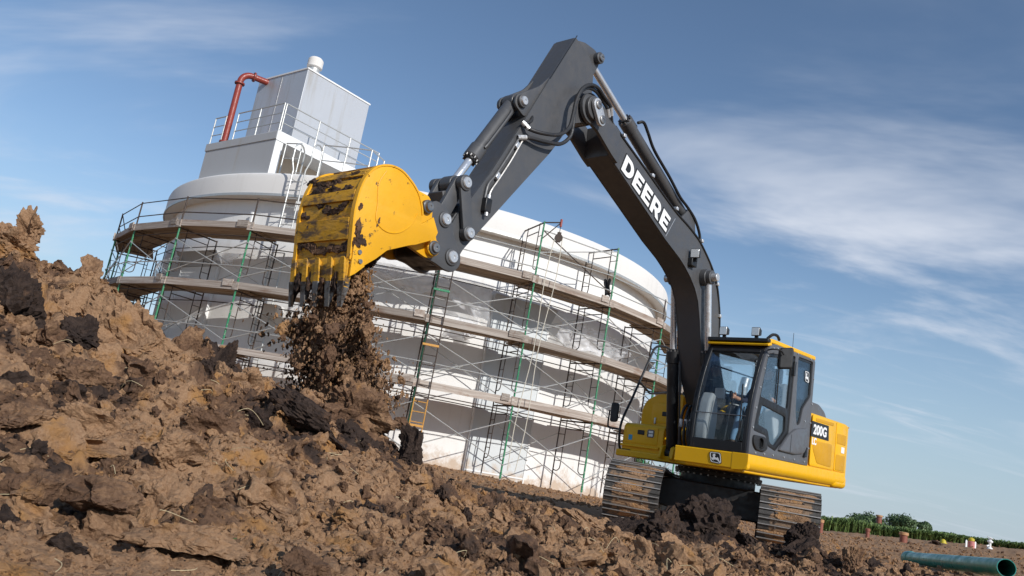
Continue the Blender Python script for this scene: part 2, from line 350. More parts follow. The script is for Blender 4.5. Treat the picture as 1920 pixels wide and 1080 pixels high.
CTRL = np.array([   # x, y, z of the lie of the land: spoil heap on the left, berm before the tracks, level site, rise to the right
 (-4.44,7.0,1.66),(-4.03,7.2,1.58),(-3.64,7.4,1.53),(-3.35,7.4,1.27),(-3.07,7.4,1.06),(-2.8,7.35,1.10),(-2.56,7.4,1.20),(-2.34,7.45,1.10),(-2.14,7.5,.88),(-1.77,7.5,.92),(-1.37,7.5,.92),(-1.07,7.4,.72),
 (-.58,7.6,.40),(-.1,8.0,.22),(.6,8.5,.16),(1.39,9.0,.10),(1.91,9.0,.12),(2.05,9.1,.24),(2.45,9.3,.36),(2.75,9.3,.34),(3.05,9.1,.22),(3.58,9.2,.20),(3.79,9.0,.22),(3.9,8.0,.16),
 (-6.5,6.5,1.75),(-8,8,1.7),(-7,10,1.0),(-4.4,9.6,.6),(-2.5,9.5,.3),(-1.5,9.3,.22),(-.5,9.4,.12),(.5,10.2,.05),(2,10.6,.03),(3.5,10.8,.03),(4.6,10.4,.06),
 (-1.18,2.3,.04),(-.61,2.8,.06),(.29,3.5,.10),(1.65,5.0,.14),(-2.58,4.5,.40),(-1.6,5.0,.44),(-.67,5.5,.28),(.5,6,.16),(2.0,7,.14),(-3.4,5.6,.92),(-2.2,6.2,.78),(-1.2,6.4,.60),
 (0,.5,0),(-2,.3,0),(2,.5,0),(3,3,.08),(-4,2,.35),(5,6,.14),(0,-4,0),(-4,-3,0),(4,-3,0),
 (2,12.5,.02),(4.5,12,.02),(3,15,.02),(5.5,15.5,.02),(0,14,.02),(-4,15,.1),(-1,19,.05),(4,20,.0),(-12,14,.5),(-14,22,.3),
 (-9,27,.35),(-4,26,.25),(-.6,26.5,.12),(4.5,30,-.02),(8,30,-.05),(10.4,20,-.02),(8.62,13.5,.13),(11,16,.2),(7,9,.2),(12,10,.4),
 (18.8,45,-.07),(23.2,45,.36),(29,45,.91),(15,38,.0),(10,45,-.2),(-4,48,.2),(-20,45,.4),(29.2,70,-.25),(36,70,.55),(45,70,1.09),(60,70,1.6),(0,75,-.3),(-40,75,.3)], float)
def tps_fit(P, lam=.02):
    d = np.hypot(P[:, None, 0]-P[None, :, 0], P[:, None, 1]-P[None, :, 1])
    K = np.where(d > 0, d*d*np.log(np.maximum(d, 1e-9)), 0)+lam*np.eye(len(P)); A = np.concatenate([np.ones((len(P), 1)), P[:, :2]], 1)
    n = len(P); Mx = np.zeros((n+3, n+3)); Mx[:n, :n] = K; Mx[:n, n:] = A; Mx[n:, :n] = A.T
    return np.linalg.solve(Mx, np.concatenate([P[:, 2], np.zeros(3)]))
_tps = tps_fit(CTRL)
def base_h(x, y):
    x = np.asarray(x, float); y = np.asarray(y, float); r = np.hypot(x, y); k = np.minimum(1, 78/np.maximum(r, 1e-6)); xx, yy = x*k, y*k
    h = _tps[-3]+_tps[-2]*xx+_tps[-1]*yy
    for i, (a, b, c) in enumerate(CTRL):
        d2 = (xx-a)**2+(yy-b)**2; h = h+_tps[i]*.5*d2*np.log(np.maximum(d2, 1e-12))
    return np.where(r > 78, h*np.exp(-(r-78)/160), h)
def sst(a, b, v): t = np.clip((v-a)/(b-a), 0, 1); return t*t*(3-2*t)
def soil(x, y):
    """height, darkness (0 dry tan .. 1 wet dark) and sideways push"""
    h = base_h(x, y); r = np.hypot(x, y)
    # how rough the spoil is: heap and berm are lumpy, the trodden foreground and the site are not
    heap = sst(2.6, 4.6, y+.35*x*(x < 0)*-1)*(1-sst(9.2, 10.4, y))*(1-sst(4.6, 6.5, x))
    heap = np.clip(heap, 0, 1); rough = .14+.22*sst(4, 8, x)*(1-sst(60, 75, r))+.86*heap*(.55+.45*sst(.2, .9, h)); rough = np.minimum(rough, 1)
    far = 1-sst(30, 70, r)
    Z = np.zeros_like(x); h0 = h.copy()
    big, cb = lumps(x, y+.5*h0, .95, 3, .62); med, cm = lumps(x, y+.5*h0, .42, 11, .72); sm, cs = lumps(x, y+.5*h0, .2, 23, .8); ti, ct = lumps(x, y+.5*h0, .095, 37, .85)
    n1 = fbm(x*.9, y*.9, h0*2, 1, 4); n2 = fbm(x*3.1, y*3.1, h0*4, 2, 5, .55); n3 = fbm(x*11, y*11, h0*11, 4, 4, .65)
    rid = 1-np.abs(fbm(x*1.6+4, y*1.6, h0*2, 8, 4))
    cover = sst(-.25, .35, fbm(x*.55+7, y*.55, Z, 19, 3))
    hh = h+rough*(.10*n1+.34*.95*(big-.22)*(.35+.65*cover)+.55*.42*(med-.2)+.07*n2) + (rough*.75+.06)*(.8*.2*(sm-.2))*(.4+.6*cover) + (.25+.75*rough)*far*(.9*.095*(ti-.2)) + (.3+.7*rough)*far*.022*n3
    r2 = 1-np.abs(fbm(x*5.2+2, y*5.2+h0*3, h0*5, 9, 4, .6)); r3 = 1-np.abs(fbm(x*17, y*17+h0*9, h0*17, 14, 3, .6))
    hh = hh + rough*.12*(rid-.75) + rough*.09*(r2-.75) + (.2+.8*rough)*far*.018*(r3-.75)
    dk = .42*n1+.35*n2+.9*(cb-.5)*sst(.05, .3, big)*cover+.75*(cm-.5)*sst(.04, .2, med)+.35*(cs-.5)
    dk = dk*(.35+.65*heap)
    # wet dark soil dug last: along the crest under the bucket and at the berm before the tracks
    def blob(cx, cy, sx, sy): return np.exp(-((x-cx)/sx)**2-((y-cy)/sy)**2)
    dk = dk+.45*blob(-.95, 7.2, .45, .6)+.3*blob(-1.9, 6.6, .5, .4)+.3*blob(-2.9, 5.6, .5, .3)+.8*blob(2.35, 9.1, .6, .5)+.5*blob(3.5, 8.9, .3, .5)+.5*blob(-4.2, 6.3, .45, .5)+.45*blob(-2.35, 7.1, .25, .7)-.4*blob(-3.2, 6.9, .7, .5)-.3*(1-sst(2.2, 3.6, y))-.28*(1-sst(5.6, 7.2, y))*sst(-1.6, -.4, x)-.2*sst(9.5, 11, y)
    push = rough*.14
    ox = push*fbm(x*2.3, y*2.3, h0*3+4, 51, 3); oy = push*fbm(x*2.3, y*2.3, h0*3+9, 61, 3)
    return hh, dk, ox, oy
def soil_mat(name, use_attr=True, dark=None, inst=False):
    m, nt, b = mat_new(name); L = nt.links.new; c = coords(nt, 'Object')
    geo = nt.nodes.new('ShaderNodeNewGeometry'); pos = geo.outputs['Position']
    n_a = nz(nt, pos, 2.1, 6, .62); n_b = nz(nt, pos, 14, 7, .68); n_c = nz(nt, pos, 60, 5, .7)
    f = mth(nt, 'ADD', mth(nt, 'MULTIPLY', mth(nt, 'SUBTRACT', n_a, .5), 1.0), mth(nt, 'MULTIPLY', mth(nt, 'SUBTRACT', n_b, .5), .55))
    if use_attr:
        at = nt.nodes.new('ShaderNodeAttribute'); at.attribute_name = 'dark'; at.attribute_type = 'INSTANCER' if inst else 'GEOMETRY'
        f = mth(nt, 'ADD', f, at.outputs['Fac'])
    elif dark is not None: f = mth(nt, 'ADD', f, dark)
    tan = mx(nt, rng(nt, n_c, .3, .7), (.285, .160, .085), (.39, .238, .137))
    och = mx(nt, rng(nt, nz(nt, pos, 3.3, 5, .6), .52, .68), tan, (.37, .19, .070))
    mid = mx(nt, rng(nt, n_c, .3, .7), (.112, .061, .036), (.18, .102, .060))
    drk = mx(nt, rng(nt, n_b, .35, .65), (.028, .018, .0145), (.062, .040, .030))
    col = mx(nt, rng(nt, f, -.12, .14), och, mid); col = mx(nt, rng(nt, f, .20, .40), col, drk)
    L(col, b.inputs['Base Color']); b.inputs['Roughness'].default_value = .92; b.inputs['Specular IOR Level'].default_value = .25
    vr = nt.nodes.new('ShaderNodeTexVoronoi'); vr.inputs['Scale'].default_value = 38; L(pos, vr.inputs['Vector'])
    hgt = mth(nt, 'ADD', mth(nt, 'MULTIPLY', nz(nt, pos, 24, 8, .75), 1.2), mth(nt, 'ADD', mth(nt, 'MULTIPLY', n_c, .35), mth(nt, 'MULTIPLY', vr.outputs['Distance'], -.45)))
    bump(nt, b, hgt, .8, .025)
    return m
M['soil'] = soil_mat('spoil_soil'); M['soil_inst'] = soil_mat('clod_soil', True, None, True)
M['soil_tan'] = soil_mat('dry_tan_soil', False, -.16); M['soil_mid'] = soil_mat('brown_soil', False, .05); M['soil_dark'] = soil_mat('wet_dark_soil', False, .50)

def polar_axes():
    az = np.radians(np.concatenate([np.arange(-180, -48, 6.0), np.arange(-48, -40, .5), np.arange(-40, 40, .092), np.arange(40, 48, .5), np.arange(48, 180, 6.0)]))
    r = np.concatenate([np.geomspace(.35, 1.6, 14)[:-1], np.geomspace(1.6, 12.5, 400)[:-1], np.geomspace(12.5, 45, 130)[:-1], np.geomspace(45, 1500, 46)])
    return az, r
AZ, RR = polar_axes()
ga, gr = np.meshgrid(AZ, RR); GX = gr*np.sin(ga); GY = gr*np.cos(ga)
GH, GD, GOX, GOY = soil(GX.ravel(), GY.ravel())
GPX = GX.ravel()+GOX; GPY = GY.ravel()+GOY
def build_ground():
    na, nr = len(AZ), len(RR)
    co = np.stack([GPX, GPY, GH], 1).astype(np.float32); co = np.concatenate([co, np.array([[0, 0, float(base_h(np.array([0.]), np.array([0.]))[0])]], np.float32)])
    j, i = np.meshgrid(np.arange(nr-1), np.arange(na), indexing='ij'); i2 = (i+1) % na
    q = np.stack([j*na+i, j*na+i2, (j+1)*na+i2, (j+1)*na+i], -1).reshape(-1, 4)
    cen = na*nr; t = np.stack([np.full(na, cen), (np.arange(na)+1) % na, np.arange(na)], 1)
    me = bpy.data.meshes.new('ground'); nq, ntr = len(q), len(t)
    me.vertices.add(len(co)); me.vertices.foreach_set('co', co.ravel())
    me.loops.add(nq*4+ntr*3); me.loops.foreach_set('vertex_index', np.concatenate([q[:, ::-1].ravel(), t[:, ::-1].ravel()]).astype(np.int32))
    me.polygons.add(nq+ntr); me.polygons.foreach_set('loop_start', np.concatenate([np.arange(nq)*4, nq*4+np.arange(ntr)*3]).astype(np.int32))
    me.update(calc_edges=True); me.validate()
    a = me.attributes.new('dark', 'FLOAT', 'POINT'); a.data.foreach_set('value', np.concatenate([GD, [0.]]).astype(np.float32))
    me.polygons.foreach_set('use_smooth', [True]*len(me.polygons)); me.materials.append(M['soil']); me.update()
    o = link('ground', me); tag(o, 'bare brown site soil heaped on the left and levelled behind', None, None, 'structure')
    return o
build_ground()
def gz(x, y): return float(soil(np.array([x], float), np.array([y], float))[0][0])

# ---- clods
def clod_mesh(name, seed, sub=3, size=(1, 1, 1), mat=None, cuts=7, rough=.16, fine=.05, crumb=.10):
    rnd = random.Random(seed); bm = bmesh.new(); bmesh.ops.create_icosphere(bm, subdivisions=sub, radius=1)
    pl = []
    for _ in range(cuts):
        n = Vector((rnd.gauss(0, 1), rnd.gauss(0, 1), rnd.gauss(0, 1))).normalized(); pl.append((n, rnd.uniform(.50, .82)))
    off = Vector((rnd.uniform(-50, 50), rnd.uniform(-50, 50), rnd.uniform(-50, 50))); sz = Vector(size)/max(size)
    for v in bm.verts:
        p = v.co.copy(); w = p + .25*Vector((mnoise.noise(p*1.3+off), mnoise.noise(p*1.3-off), mnoise.noise(p*1.3+off.yzx)))
        for n, d in pl:
            e = w.dot(n)-d
            if e > 0: p -= n*e*.95
        q = Vector((p.x*sz.x, p.y*sz.y, p.z*sz.z))*1.25
        vo = mnoise.voronoi(q*3.4+off)[0]; vo2 = mnoise.voronoi(q*8.5-off)[0]
        k = mnoise.fractal(q*1.5+off, .7, 2.1, 5)*rough + crumb*(min(vo[1]-vo[0], .5)-.2) + .45*crumb*(min(vo2[1]-vo2[0], .4)-.15) + mnoise.fractal(q*9+off, .5, 2.2, 3)*fine
        v.co = p*(1+k)
    for v in bm.verts: v.co = Vector((v.co.x*size[0], v.co.y*size[1], v.co.z*size[2]))
    me = bpy.data.meshes.new(name); bm.to_mesh(me); bm.free()
    me.polygons.foreach_set('use_smooth', [True]*len(me.polygons)); me.set_sharp_from_angle(angle=R_(32))
    if mat: me.materials.append(mat)
    return me
clod_col = bpy.data.collections.new('clod_shapes')
for i in range(10):
    o = bpy.data.objects.new('clod_shape', clod_mesh('clod_shape', 100+i, 4, (1, random.uniform(.75, 1.1), random.uniform(.55, .9)), M['soil_inst'], 10, .30, .10, .15)); clod_col.objects.link(o)
def instancer(name, pts, rot, scl, idx, dark, label):
    me = bpy.data.meshes.new(name); n = len(pts); me.vertices.add(n); me.vertices.foreach_set('co', np.asarray(pts, np.float32).ravel())
    for nm, ty, val in (('rot', 'FLOAT_VECTOR', rot), ('scl', 'FLOAT_VECTOR', scl)):
        a = me.attributes.new(nm, ty, 'POINT'); a.data.foreach_set('vector', np.asarray(val, np.float32).ravel())
    a = me.attributes.new('pick', 'INT', 'POINT'); a.data.foreach_set('value', np.asarray(idx, np.int32))
    a = me.attributes.new('dark', 'FLOAT', 'POINT'); a.data.foreach_set('value', np.asarray(dark, np.float32))
    me.update()
    ng = bpy.data.node_groups.new(name, 'GeometryNodeTree'); ng.interface.new_socket('Geometry', in_out='INPUT', socket_type='NodeSocketGeometry'); ng.interface.new_socket('Geometry', in_out='OUTPUT', socket_type='NodeSocketGeometry')
    N = ng.nodes.new; L = ng.links.new; gi = N('NodeGroupInput'); go = N('NodeGroupOutput'); ip = N('GeometryNodeInstanceOnPoints'); ci = N('GeometryNodeCollectionInfo')
    ci.inputs['Collection'].default_value = clod_col; ci.inputs['Separate Children'].default_value = True; ci.inputs['Reset Children'].default_value = True
    def at(nm, ty):
        a = N('GeometryNodeInputNamedAttribute'); a.data_type = ty; a.inputs['Name'].default_value = nm; return a.outputs['Attribute']
    L(gi.outputs[0], ip.inputs['Points']); L(ci.outputs[0], ip.inputs['Instance']); ip.inputs['Pick Instance'].default_value = True
    L(at('pick', 'INT'), ip.inputs['Instance Index']); L(at('rot', 'FLOAT_VECTOR'), ip.inputs['Rotation']); L(at('scl', 'FLOAT_VECTOR'), ip.inputs['Scale']); L(ip.outputs[0], go.inputs[0])
    o = link(name, me); md = o.modifiers.new('scatter', 'NODES'); md.node_group = ng
    return tag(o, label, None, None, 'stuff')
def scatter_clods():
    rs = np.random.RandomState(5); na = len(AZ)
    a0 = np.searchsorted(AZ, R_(-38)); a1 = np.searchsorted(AZ, R_(38)); r0 = np.searchsorted(RR, 1.7); r1 = np.searchsorted(RR, 12.4); r2 = np.searchsorted(RR, 60)
    n = 42000; ai = rs.randint(a0, a1, n); ri = rs.randint(r0, r1, n); m = 9000
    ai = np.concatenate([ai, rs.randint(a0, a1, m)]); ri = np.concatenate([ri, rs.randint(r1, r2, m)]); n += m
    k = ri*na+ai; P = np.stack([GPX[k], GPY[k], GH[k]], 1); r = np.hypot(P[:, 0], P[:, 1])
    u = rs.rand(n); s = np.minimum(.0025*r*(.5+.62*(1/np.maximum(u, .0015))**.52), .12)*rs.uniform(.7, 1.2, n)
    y, x = P[:, 1], P[:, 0]
    calm = (y < 3.3)&(rs.rand(n) < .7); s = np.where(calm, s*.45, s)
    site = (y > 10.2); s = np.where(site, np.minimum(s*.6, .10), s)
    tank = np.hypot(x+4.182, y-36.9) < 11.2; keep = ~tank
    under = (y > 11)&(y < 17)&(x > 1.5)&(x < 7); keep &= ~under
    P[:, 2] += s*rs.uniform(-.25, .35, n)
    d = GD[k]*.8+rs.normal(0, .20, n)
    rot = rs.uniform(0, 6.28, (n, 3)); rot[:, :2] = rs.normal(0, .8, (n, 2)); sc = s[:, None]*rs.uniform(.75, 1.25, (n, 3))
    instancer('loose_soil_clods', P[keep], rot[keep], sc[keep], rs.randint(0, 10, n)[keep], d[keep], 'small crumbled soil clods strewn over the heap and the site')
scatter_clods()
def big_clod(label, x, y, z, size, rot, mat, seed, cuts=7, sub=5, rough=.2, fine=.07, name='dirt_clod', crumb=.17):
    o = link(name, clod_mesh(name, seed, sub, size, M[mat], cuts, rough+.05, fine+.03, crumb), None, (x, y, z), tuple(R_(a) for a in rot))
    return tag(o, label, 'clod', 'large clods of dug soil')

# ------------------------------------------------------------------ storage tank
TC = Vector((-4.182, 36.897, 0)); 
def tp(r, deg, z): a = R_(deg); return Vector((r*math.cos(a), r*math.sin(a), z))     # in tank coordinates
tank = empty('storage_tank', loc=TC)
tag(tank, 'round white rendered concrete tank with overhanging cap and metal housing on its roof', 'tank')
def ring(prof, n=180):
    b = MB(); k = len(prof)
    vs = [(r*math.cos(2*math.pi*j/n), r*math.sin(2*math.pi*j/n), z) for r, z in prof for j in range(n)]
    b.add(vs, [(i*n+j, i*n+(j+1) % n, (i+1)*n+(j+1) % n, (i+1)*n+j) for i in range(k-1) for j in range(n)]); return b
ring([(10.60, -.6), (10.60, 5.45), (10.66, 5.6), (10.72, 5.75), (10.74, 5.9), (10.74, 7.93)]).build('wall', M['tank'], tank, ang=40)
ring([(10.74, 7.90), (11.14, 7.90), (11.17, 7.94), (11.17, 8.55), (11.14, 8.66), (11.05, 8.74), (10.7, 8.80), (8, 9.05), (4, 9.25), (.02, 9.3)]).build('cap_rim', M['tank_cap'], tank, ang=30)
ring([(11.15, 7.895), (11.20, 7.88), (11.20, 7.97), (11.171, 7.975)]).build('drip_edge', M['galv'], tank)
def pilaster(a0, a1, ztop, pm):
    am = (a0+a1)/2; half = 10.55*math.sin(R_((a1-a0)/2)); ap = 10.55*math.cos(R_((a1-a0)/2))
    Mz = Matrix.Rotation(R_(am), 3, 'Z')
    def w(x, y, z): return Mz @ Vector((x, y, z))
    b = MB(); b.hexa([w(ap-.1, -half, -.5), w(ap+.16, -half, -.5), w(ap+.16, half, -.5), w(ap-.1, half, -.5)], [w(ap-.1, -half, ztop-.5), w(ap+.16, -half, ztop-.5), w(ap+.16, half, ztop-.5), w(ap-.1, half, ztop-.5)])
    p = b.build('pilaster', M[pm], tank, bevel=.01)
    t = MB(); lo = ztop-.5
    t.hexa([w(ap, -half-.05, lo), w(ap+.2, -half-.05, lo), w(ap+.2, half+.05, lo), w(ap, half+.05, lo)], [w(ap, -half-.12, ztop), w(ap+.46, -half-.12, ztop), w(ap+.46, half+.12, ztop), w(ap, half+.12, ztop)])
    t.build('ledge', M['concrete'], p, bevel=.012)
    for y in (-half-.02, half-.02):
        MB().hexa([w(ap+.1, y, -.4), w(ap+.185, y, -.4), w(ap+.185, y+.045, -.4), w(ap+.1, y+.045, -.4)], [w(ap+.1, y, lo-.02), w(ap+.185, y, lo-.02), w(ap+.185, y+.045, lo-.02), w(ap+.1, y+.045, lo-.02)]).build('edge_trim', M['whitetrim'], p)
    MB().hexa([w(ap+.1, -half, .16), w(ap+.18, -half, .16), w(ap+.18, half, .16), w(ap+.1, half, .16)], [w(ap+.1, -half, .21), w(ap+.18, -half, .21), w(ap+.18, half, .21), w(ap+.1, half, .21)]).build('base_trim', M['whitetrim'], p)
for a0, a1, pm in ((-70, -58, 'panel'), (-137, -124, 'tank'), (-8, 4, 'tank')): pilaster(a0, a1, 5.95, pm)
# housing on the roof: axes d5 (to the right and back) and d14 (to the left and back)
HO = Vector((-8.95, 26.99, 0))-TC; d5 = Vector((math.cos(R_(50)), math.sin(R_(50)), 0)); d14 = Vector((-d5.y, d5.x, 0)); HZ = 10.33
def hp(a, b, z): return HO+d5*a+d14*b+Vector((0, 0, z))
def hbox(mb, a0, a1, b0, b1, z0, z1): return mb.hexa([hp(a0, b0, z0), hp(a1, b0, z0), hp(a1, b1, z0), hp(a0, b1, z0)], [hp(a0, b0, z1), hp(a1, b0, z1), hp(a1, b1, z1), hp(a0, b1, z1)])
hbox(MB(), 0, .32, 0, 4.5, 8.5, HZ-.30).build('housing_wall', M['concrete'], tank, bevel=.015)
hbox(MB(), .322, 4.5, 1.25, 4.48, 8.5, HZ-.30).build('housing_core', M['underside'], tank)
hbox(MB(), -.03, 4.6, -.03, 4.53, HZ-.298, HZ).build('roof_slab', M['concrete'], tank, bevel=.015)
hbox(MB(), -.02, 4.6, -.045, -.031, HZ-.33, HZ+.02).build('fascia', M['whitetrim'], tank)
hbox(MB(), 0.0, .31, -.02, -.003, 8.6, HZ-.332).build('wall_end', M['whitetrim'], tank)
ub = hbox(MB(), 1.05, 4.12, .75, 3.84, HZ+.002, 13.37).build('upper_housing', M['metalbox'], tank, bevel=.012)
for a, b in ((1.05, 2.3),):     # cladding seams
    if a == 1.05: hbox(MB(), a-.012, a+.02, b-.012, b+.012, HZ+.02, 13.3).build('seam', M['metalbox'], ub)
    else: hbox(MB(), a-.012, a+.012, b-.012, b+.02, HZ+.02, 13.3).build('seam', M['metalbox'], ub)
hbox(MB(), 1.02, 4.15, .72, 3.87, 13.372, 13.43).build('coping', M['whitetrim'], ub)
vb = hp(1.55, 1.15, 13.3)
vent = MB().lathe([(.22, 0), (.22, .42), (.20, .42)], vb, (0, 0, 1), 20).build('vent_stack', M['galv'], tank)
MB().lathe([(.24, 0), (.29, .04), (.29, .34), (.22, .42), (.05, .45)], vb+Vector((0, 0, .40)), (0, 0, 1), 20).build('vent_cap', M['tank_cap'], vent)
# red pipe with flanged elbow
e0 = hp(.15, 3.62, HZ); PH = 2.55
arc = []
dirr = (hp(1.6, 3.1, 0)-hp(.15, 3.62, 0)).normalized()
for i in range(9):
    t = i/8*math.pi/2; arc.append(e0+Vector((0, 0, PH))+dirr*(.38*(1-math.cos(t)))+Vector((0, 0, .38*math.sin(t))))
pend = arc[-1]+dirr*1.5+Vector((0, 0, -.02))
rp = MB().path([e0]+arc+[pend], .120, 18).build('red_pipe', M['redpipe'], tank)
for c, ax in ((e0+Vector((0, 0, PH-.1)), (0, 0, 1)), (arc[-1]+dirr*.05, dirr), (e0+Vector((0, 0, .02)), (0, 0, 1))):
    f = MB().lathe([(.122, 0), (.19, 0), (.19, .05), (.122, .05)], c, ax, 20, cap=False).build('flange', M['redpipe'], rp)
    axv = Vector(ax).normalized(); u = axv.orthogonal().normalized(); w = axv.cross(u)
    for j in range(8):
        q = c+(u*math.cos(j*math.pi/4)+w*math.sin(j*math.pi/4))*.162; MB().tube(q-axv*.03, q+axv*.085, .015, 6).build('bolt', M['rust'], rp)
def railing(name, pts, h, rails, mat, parent, r=.024, posts=None, rp_=.026):
    rt = MB().path([Vector(p)+Vector((0, 0, h)) for p in pts], r, 8).build(name, mat, parent)
    for k in rails: MB().path([Vector(p)+Vector((0, 0, k)) for p in pts], r*.85, 6).build('rail', mat, rt)
    for p in (posts or pts): MB().tube(p, Vector(p)+Vector((0, 0, h)), rp_, 8).build('post', mat, rt)
def lerp(a, b, n): return [a.lerp(b, i/n) for i in range(n+1)]
railing('railing', lerp(hp(.05, .05, HZ), hp(.05, 2.9, HZ), 2), 1.08, (.36, .72), M['galv'], tank)
railing('railing', lerp(hp(.05, 3.7, HZ), hp(.05, 4.45, HZ), 1), 1.08, (.36, .72), M['galv'], tank)
railing('railing', lerp(hp(.12, .03, HZ), hp(4.55, .03, HZ), 3), 1.08, (.36, .72), M['galv'], tank)
railing('railing', [tp(10.9, -113.5, 8.75), tp(10.9, -110, 8.75)], 1.15, (.6,), M['galv'], tank)
railing('railing', [tp(10.9, a, 8.75) for a in (-105.6, -101, -96.5)]+[tp(9.9, -95.5, 8.8)], 1.15, (.6,), M['galv'], tank)
def ladder(name, r, deg, z0, z1, mat, parent, hoops=False, wd=.46, step=.3):
    t = Vector((-math.sin(R_(deg)), math.cos(R_(deg)), 0)); c0 = tp(r, deg, 0); root = None
    for s in (-1, 1):
        pts = [c0+t*s*wd/2+Vector((0, 0, z0)), c0+t*s*wd/2+Vector((0, 0, z1))]
        if hoops:
            n = tp(1, deg, 0)
            pts += [c0+t*s*(wd/2+.12)+Vector((0, 0, z1+.35))]
            for k in range(7):
                a = k/6*math.pi; pts.append(c0+t*s*(wd/2+.12)-n*(.3-.3*math.cos(a))+Vector((0, 0, z1+.75+.28*math.sin(a))))
            pts.append(pts[-1]-Vector((0, 0, 1.0)))
        o = MB().path(pts, .028, 8).build(name if root is None else 'stile', mat, parent if root is None else root)
        if root is None: root = o
    z = z0+.2
    while z < z1: MB().tube(c0-t*wd/2+Vector((0, 0, z)), c0+t*wd/2+Vector((0, 0, z)), .016, 6).build('rung', mat, root); z += step
    for z in (z0+.3, (z0+z1)/2, z1-.3):
        for s in (-1, 1): MB().tube(c0+t*s*wd/2+Vector((0, 0, z)), c0+t*s*wd/2-tp(.3, deg, 0)+Vector((0, 0, z)), .015, 6).build('standoff', mat, root)
ladder('roof_ladder', 11.42, -107.5, 6.35, 8.75, M['galv'], tank, True)
ladder('wall_ladder', 10.95, -109.3, 1.6, 6.0, M['galv'], tank)
Mz = Matrix.Rotation(R_(-107.6), 3, 'Z')
MB().box(tp(10.95, -107.6, 4.05), (.45, .5, .35), Mz).build('vent_box', M['whitetrim'], tank, bevel=.01)
MB().box(tp(10.95, -104.5, 7.62), (.25, 1.3, .38), Matrix.Rotation(R_(-104.5), 3, 'Z')).build('vent_box', M['tank_cap'], tank, bevel=.01)
MB().box(tp(10.87, -117.5, 6.95), (.06, .10, .85), Matrix.Rotation(R_(-117.5), 3, 'Z')).build('wall_strip', M['whitetrim'], tank, bevel=.008)

# ------------------------------------------------------------------ scaffolding round the tank
scaf = empty('scaffolding', loc=TC)
tag(scaf, 'green tube scaffolding with three plank decks curving round the white tank', 'scaffolding')
RO, TH0, DTH = 12.617, -151.148, 13.948
LV = [.16, 2.36, 4.32, 6.24]
def frame_meshes():
    b = MB(); D = 1.52
    for x0, sg in ((0, -1), (-D, 1)):
        lx = x0+sg*.32
        if x0 == -D: b.tube((x0, 0, 0), (x0, 0, 2.0), .023, 8)
        b.path(catmull([(lx, 0, 2.0), (lx, 0, 1.2), (lx, 0, .62), (lx-sg*.05, 0, .5), (lx-sg*.16, 0, .45), (x0, 0, .47)], 3), .016, 6)
        for z in (.75, 1.15, 1.55): b.tube((x0, 0, z), (lx, 0, z), .012, 5)
    b.tube((0, 0, 1.96), (-D, 0, 1.96), .025, 8); b.tube((-.32, 0, 1.72), (-D+.32, 0, 1.72), .018, 6)
    me = b.mesh('scaffold_frame', M['rust'])
    lg = MB().tube((0, 0, 0), (0, 0, 2.0), .030, 8).tube((0, 0, -.03), (0, 0, .14), .036, 8)
    for z in (.36, 1.56): lg.tube((-.05, 0, z), (.05, 0, z), .012, 5)
    return me, lg.mesh('leg', M['green'])
FR, LEG = frame_meshes()
gp = MB().tube((0, 0, 0), (0, 0, 1.05), .026, 8).mesh('guard_post', M['rust'])
jack = MB().tube((0, 0, -.25), (0, 0, .08), .02, 6).box((0, 0, -.24), (.16, .16, .012)).mesh('base_jack', M['galv'])
def leg_pt(k, r, z): return tp(r, TH0+k*DTH, z)
for k in range(-1, 11):
    deg = TH0+k*DTH
    for l in range(3):
        f = link('scaffold_frame', FR, scaf, leg_pt(k, RO, LV[l]), (0, 0, R_(deg))); f.scale = (1, 1, (LV[l+1]-LV[l])/2.0)
        link('leg', LEG, f)
    for r in (RO, RO-1.52): link('base_jack', jack, scaf, leg_pt(k, r, LV[0]), (0, 0, R_(deg)))
    if k in (6, 7):
        f = link('scaffold_frame', FR, scaf, leg_pt(k, RO, LV[3]), (0, 0, R_(deg))); f.scale = (1, 1, 1.02); link('leg', LEG, f)
    else: link('guard_post', gp, scaf, leg_pt(k, RO, LV[3]), (0, 0, R_(deg)))
def bar(name, a, b, r, mat):
    return MB().tube(a, b, r, 6).build(name, mat, scaf)
rnd = random.Random(3)
for k in range(-1, 10):
    for l in range(3):
        z0 = LV[l]; hh = LV[l+1]-z0
        for r, s in ((RO+.03, 1.0), (RO-1.55, .9)):
            if r < RO-1 and (k+l) % 2: continue
            bar('cross_brace', leg_pt(k, r, z0+.36), leg_pt(k+1, r, z0+1.56*hh/2), .0165*s, M['galv']); bar('cross_brace', leg_pt(k, r+.02, z0+1.56*hh/2), leg_pt(k+1, r+.02, z0+.36), .0165*s, M['galv'])
        if l > 0: bar('guard_rail', leg_pt(k, RO+.06, z0+.72), leg_pt(k+1, RO+.06, z0+.72), .018, M['galv'])
        bar('ledger', leg_pt(k, RO-1.52, z0+hh-.2), leg_pt(k+1, RO-1.52, z0+hh-.2), .016, M['rust'])
        bar('ledger', leg_pt(k, RO-.05, z0+hh-.2), leg_pt(k+1, RO-.05, z0+hh-.2), .016, M['rust'])
    if k == 6: zs = ((.98, 1.03), (.5, .52), (1.75, 1.72))
    else: zs = ((1.0, 1.0), (.5, .5))
    for za, zb in zs: bar('guard_rail', leg_pt(k, RO, LV[3]+za), leg_pt(k+1, RO, LV[3]+zb), .019, M['rust'] if k < 5 else M['galv'])
    if k in (6,): bar('cross_brace', leg_pt(k, RO, LV[3]+1.75), leg_pt(k+1, RO, LV[3]+.4), .019, M['rust']); bar('cross_brace', leg_pt(k, RO, LV[3]+1.0), leg_pt(k+1, RO, LV[3]+1.9), .017, M['galv'])
PL = MB().box((0, 0, 0), (1, .215, .046)).mesh('plank', M['plank'], 0)
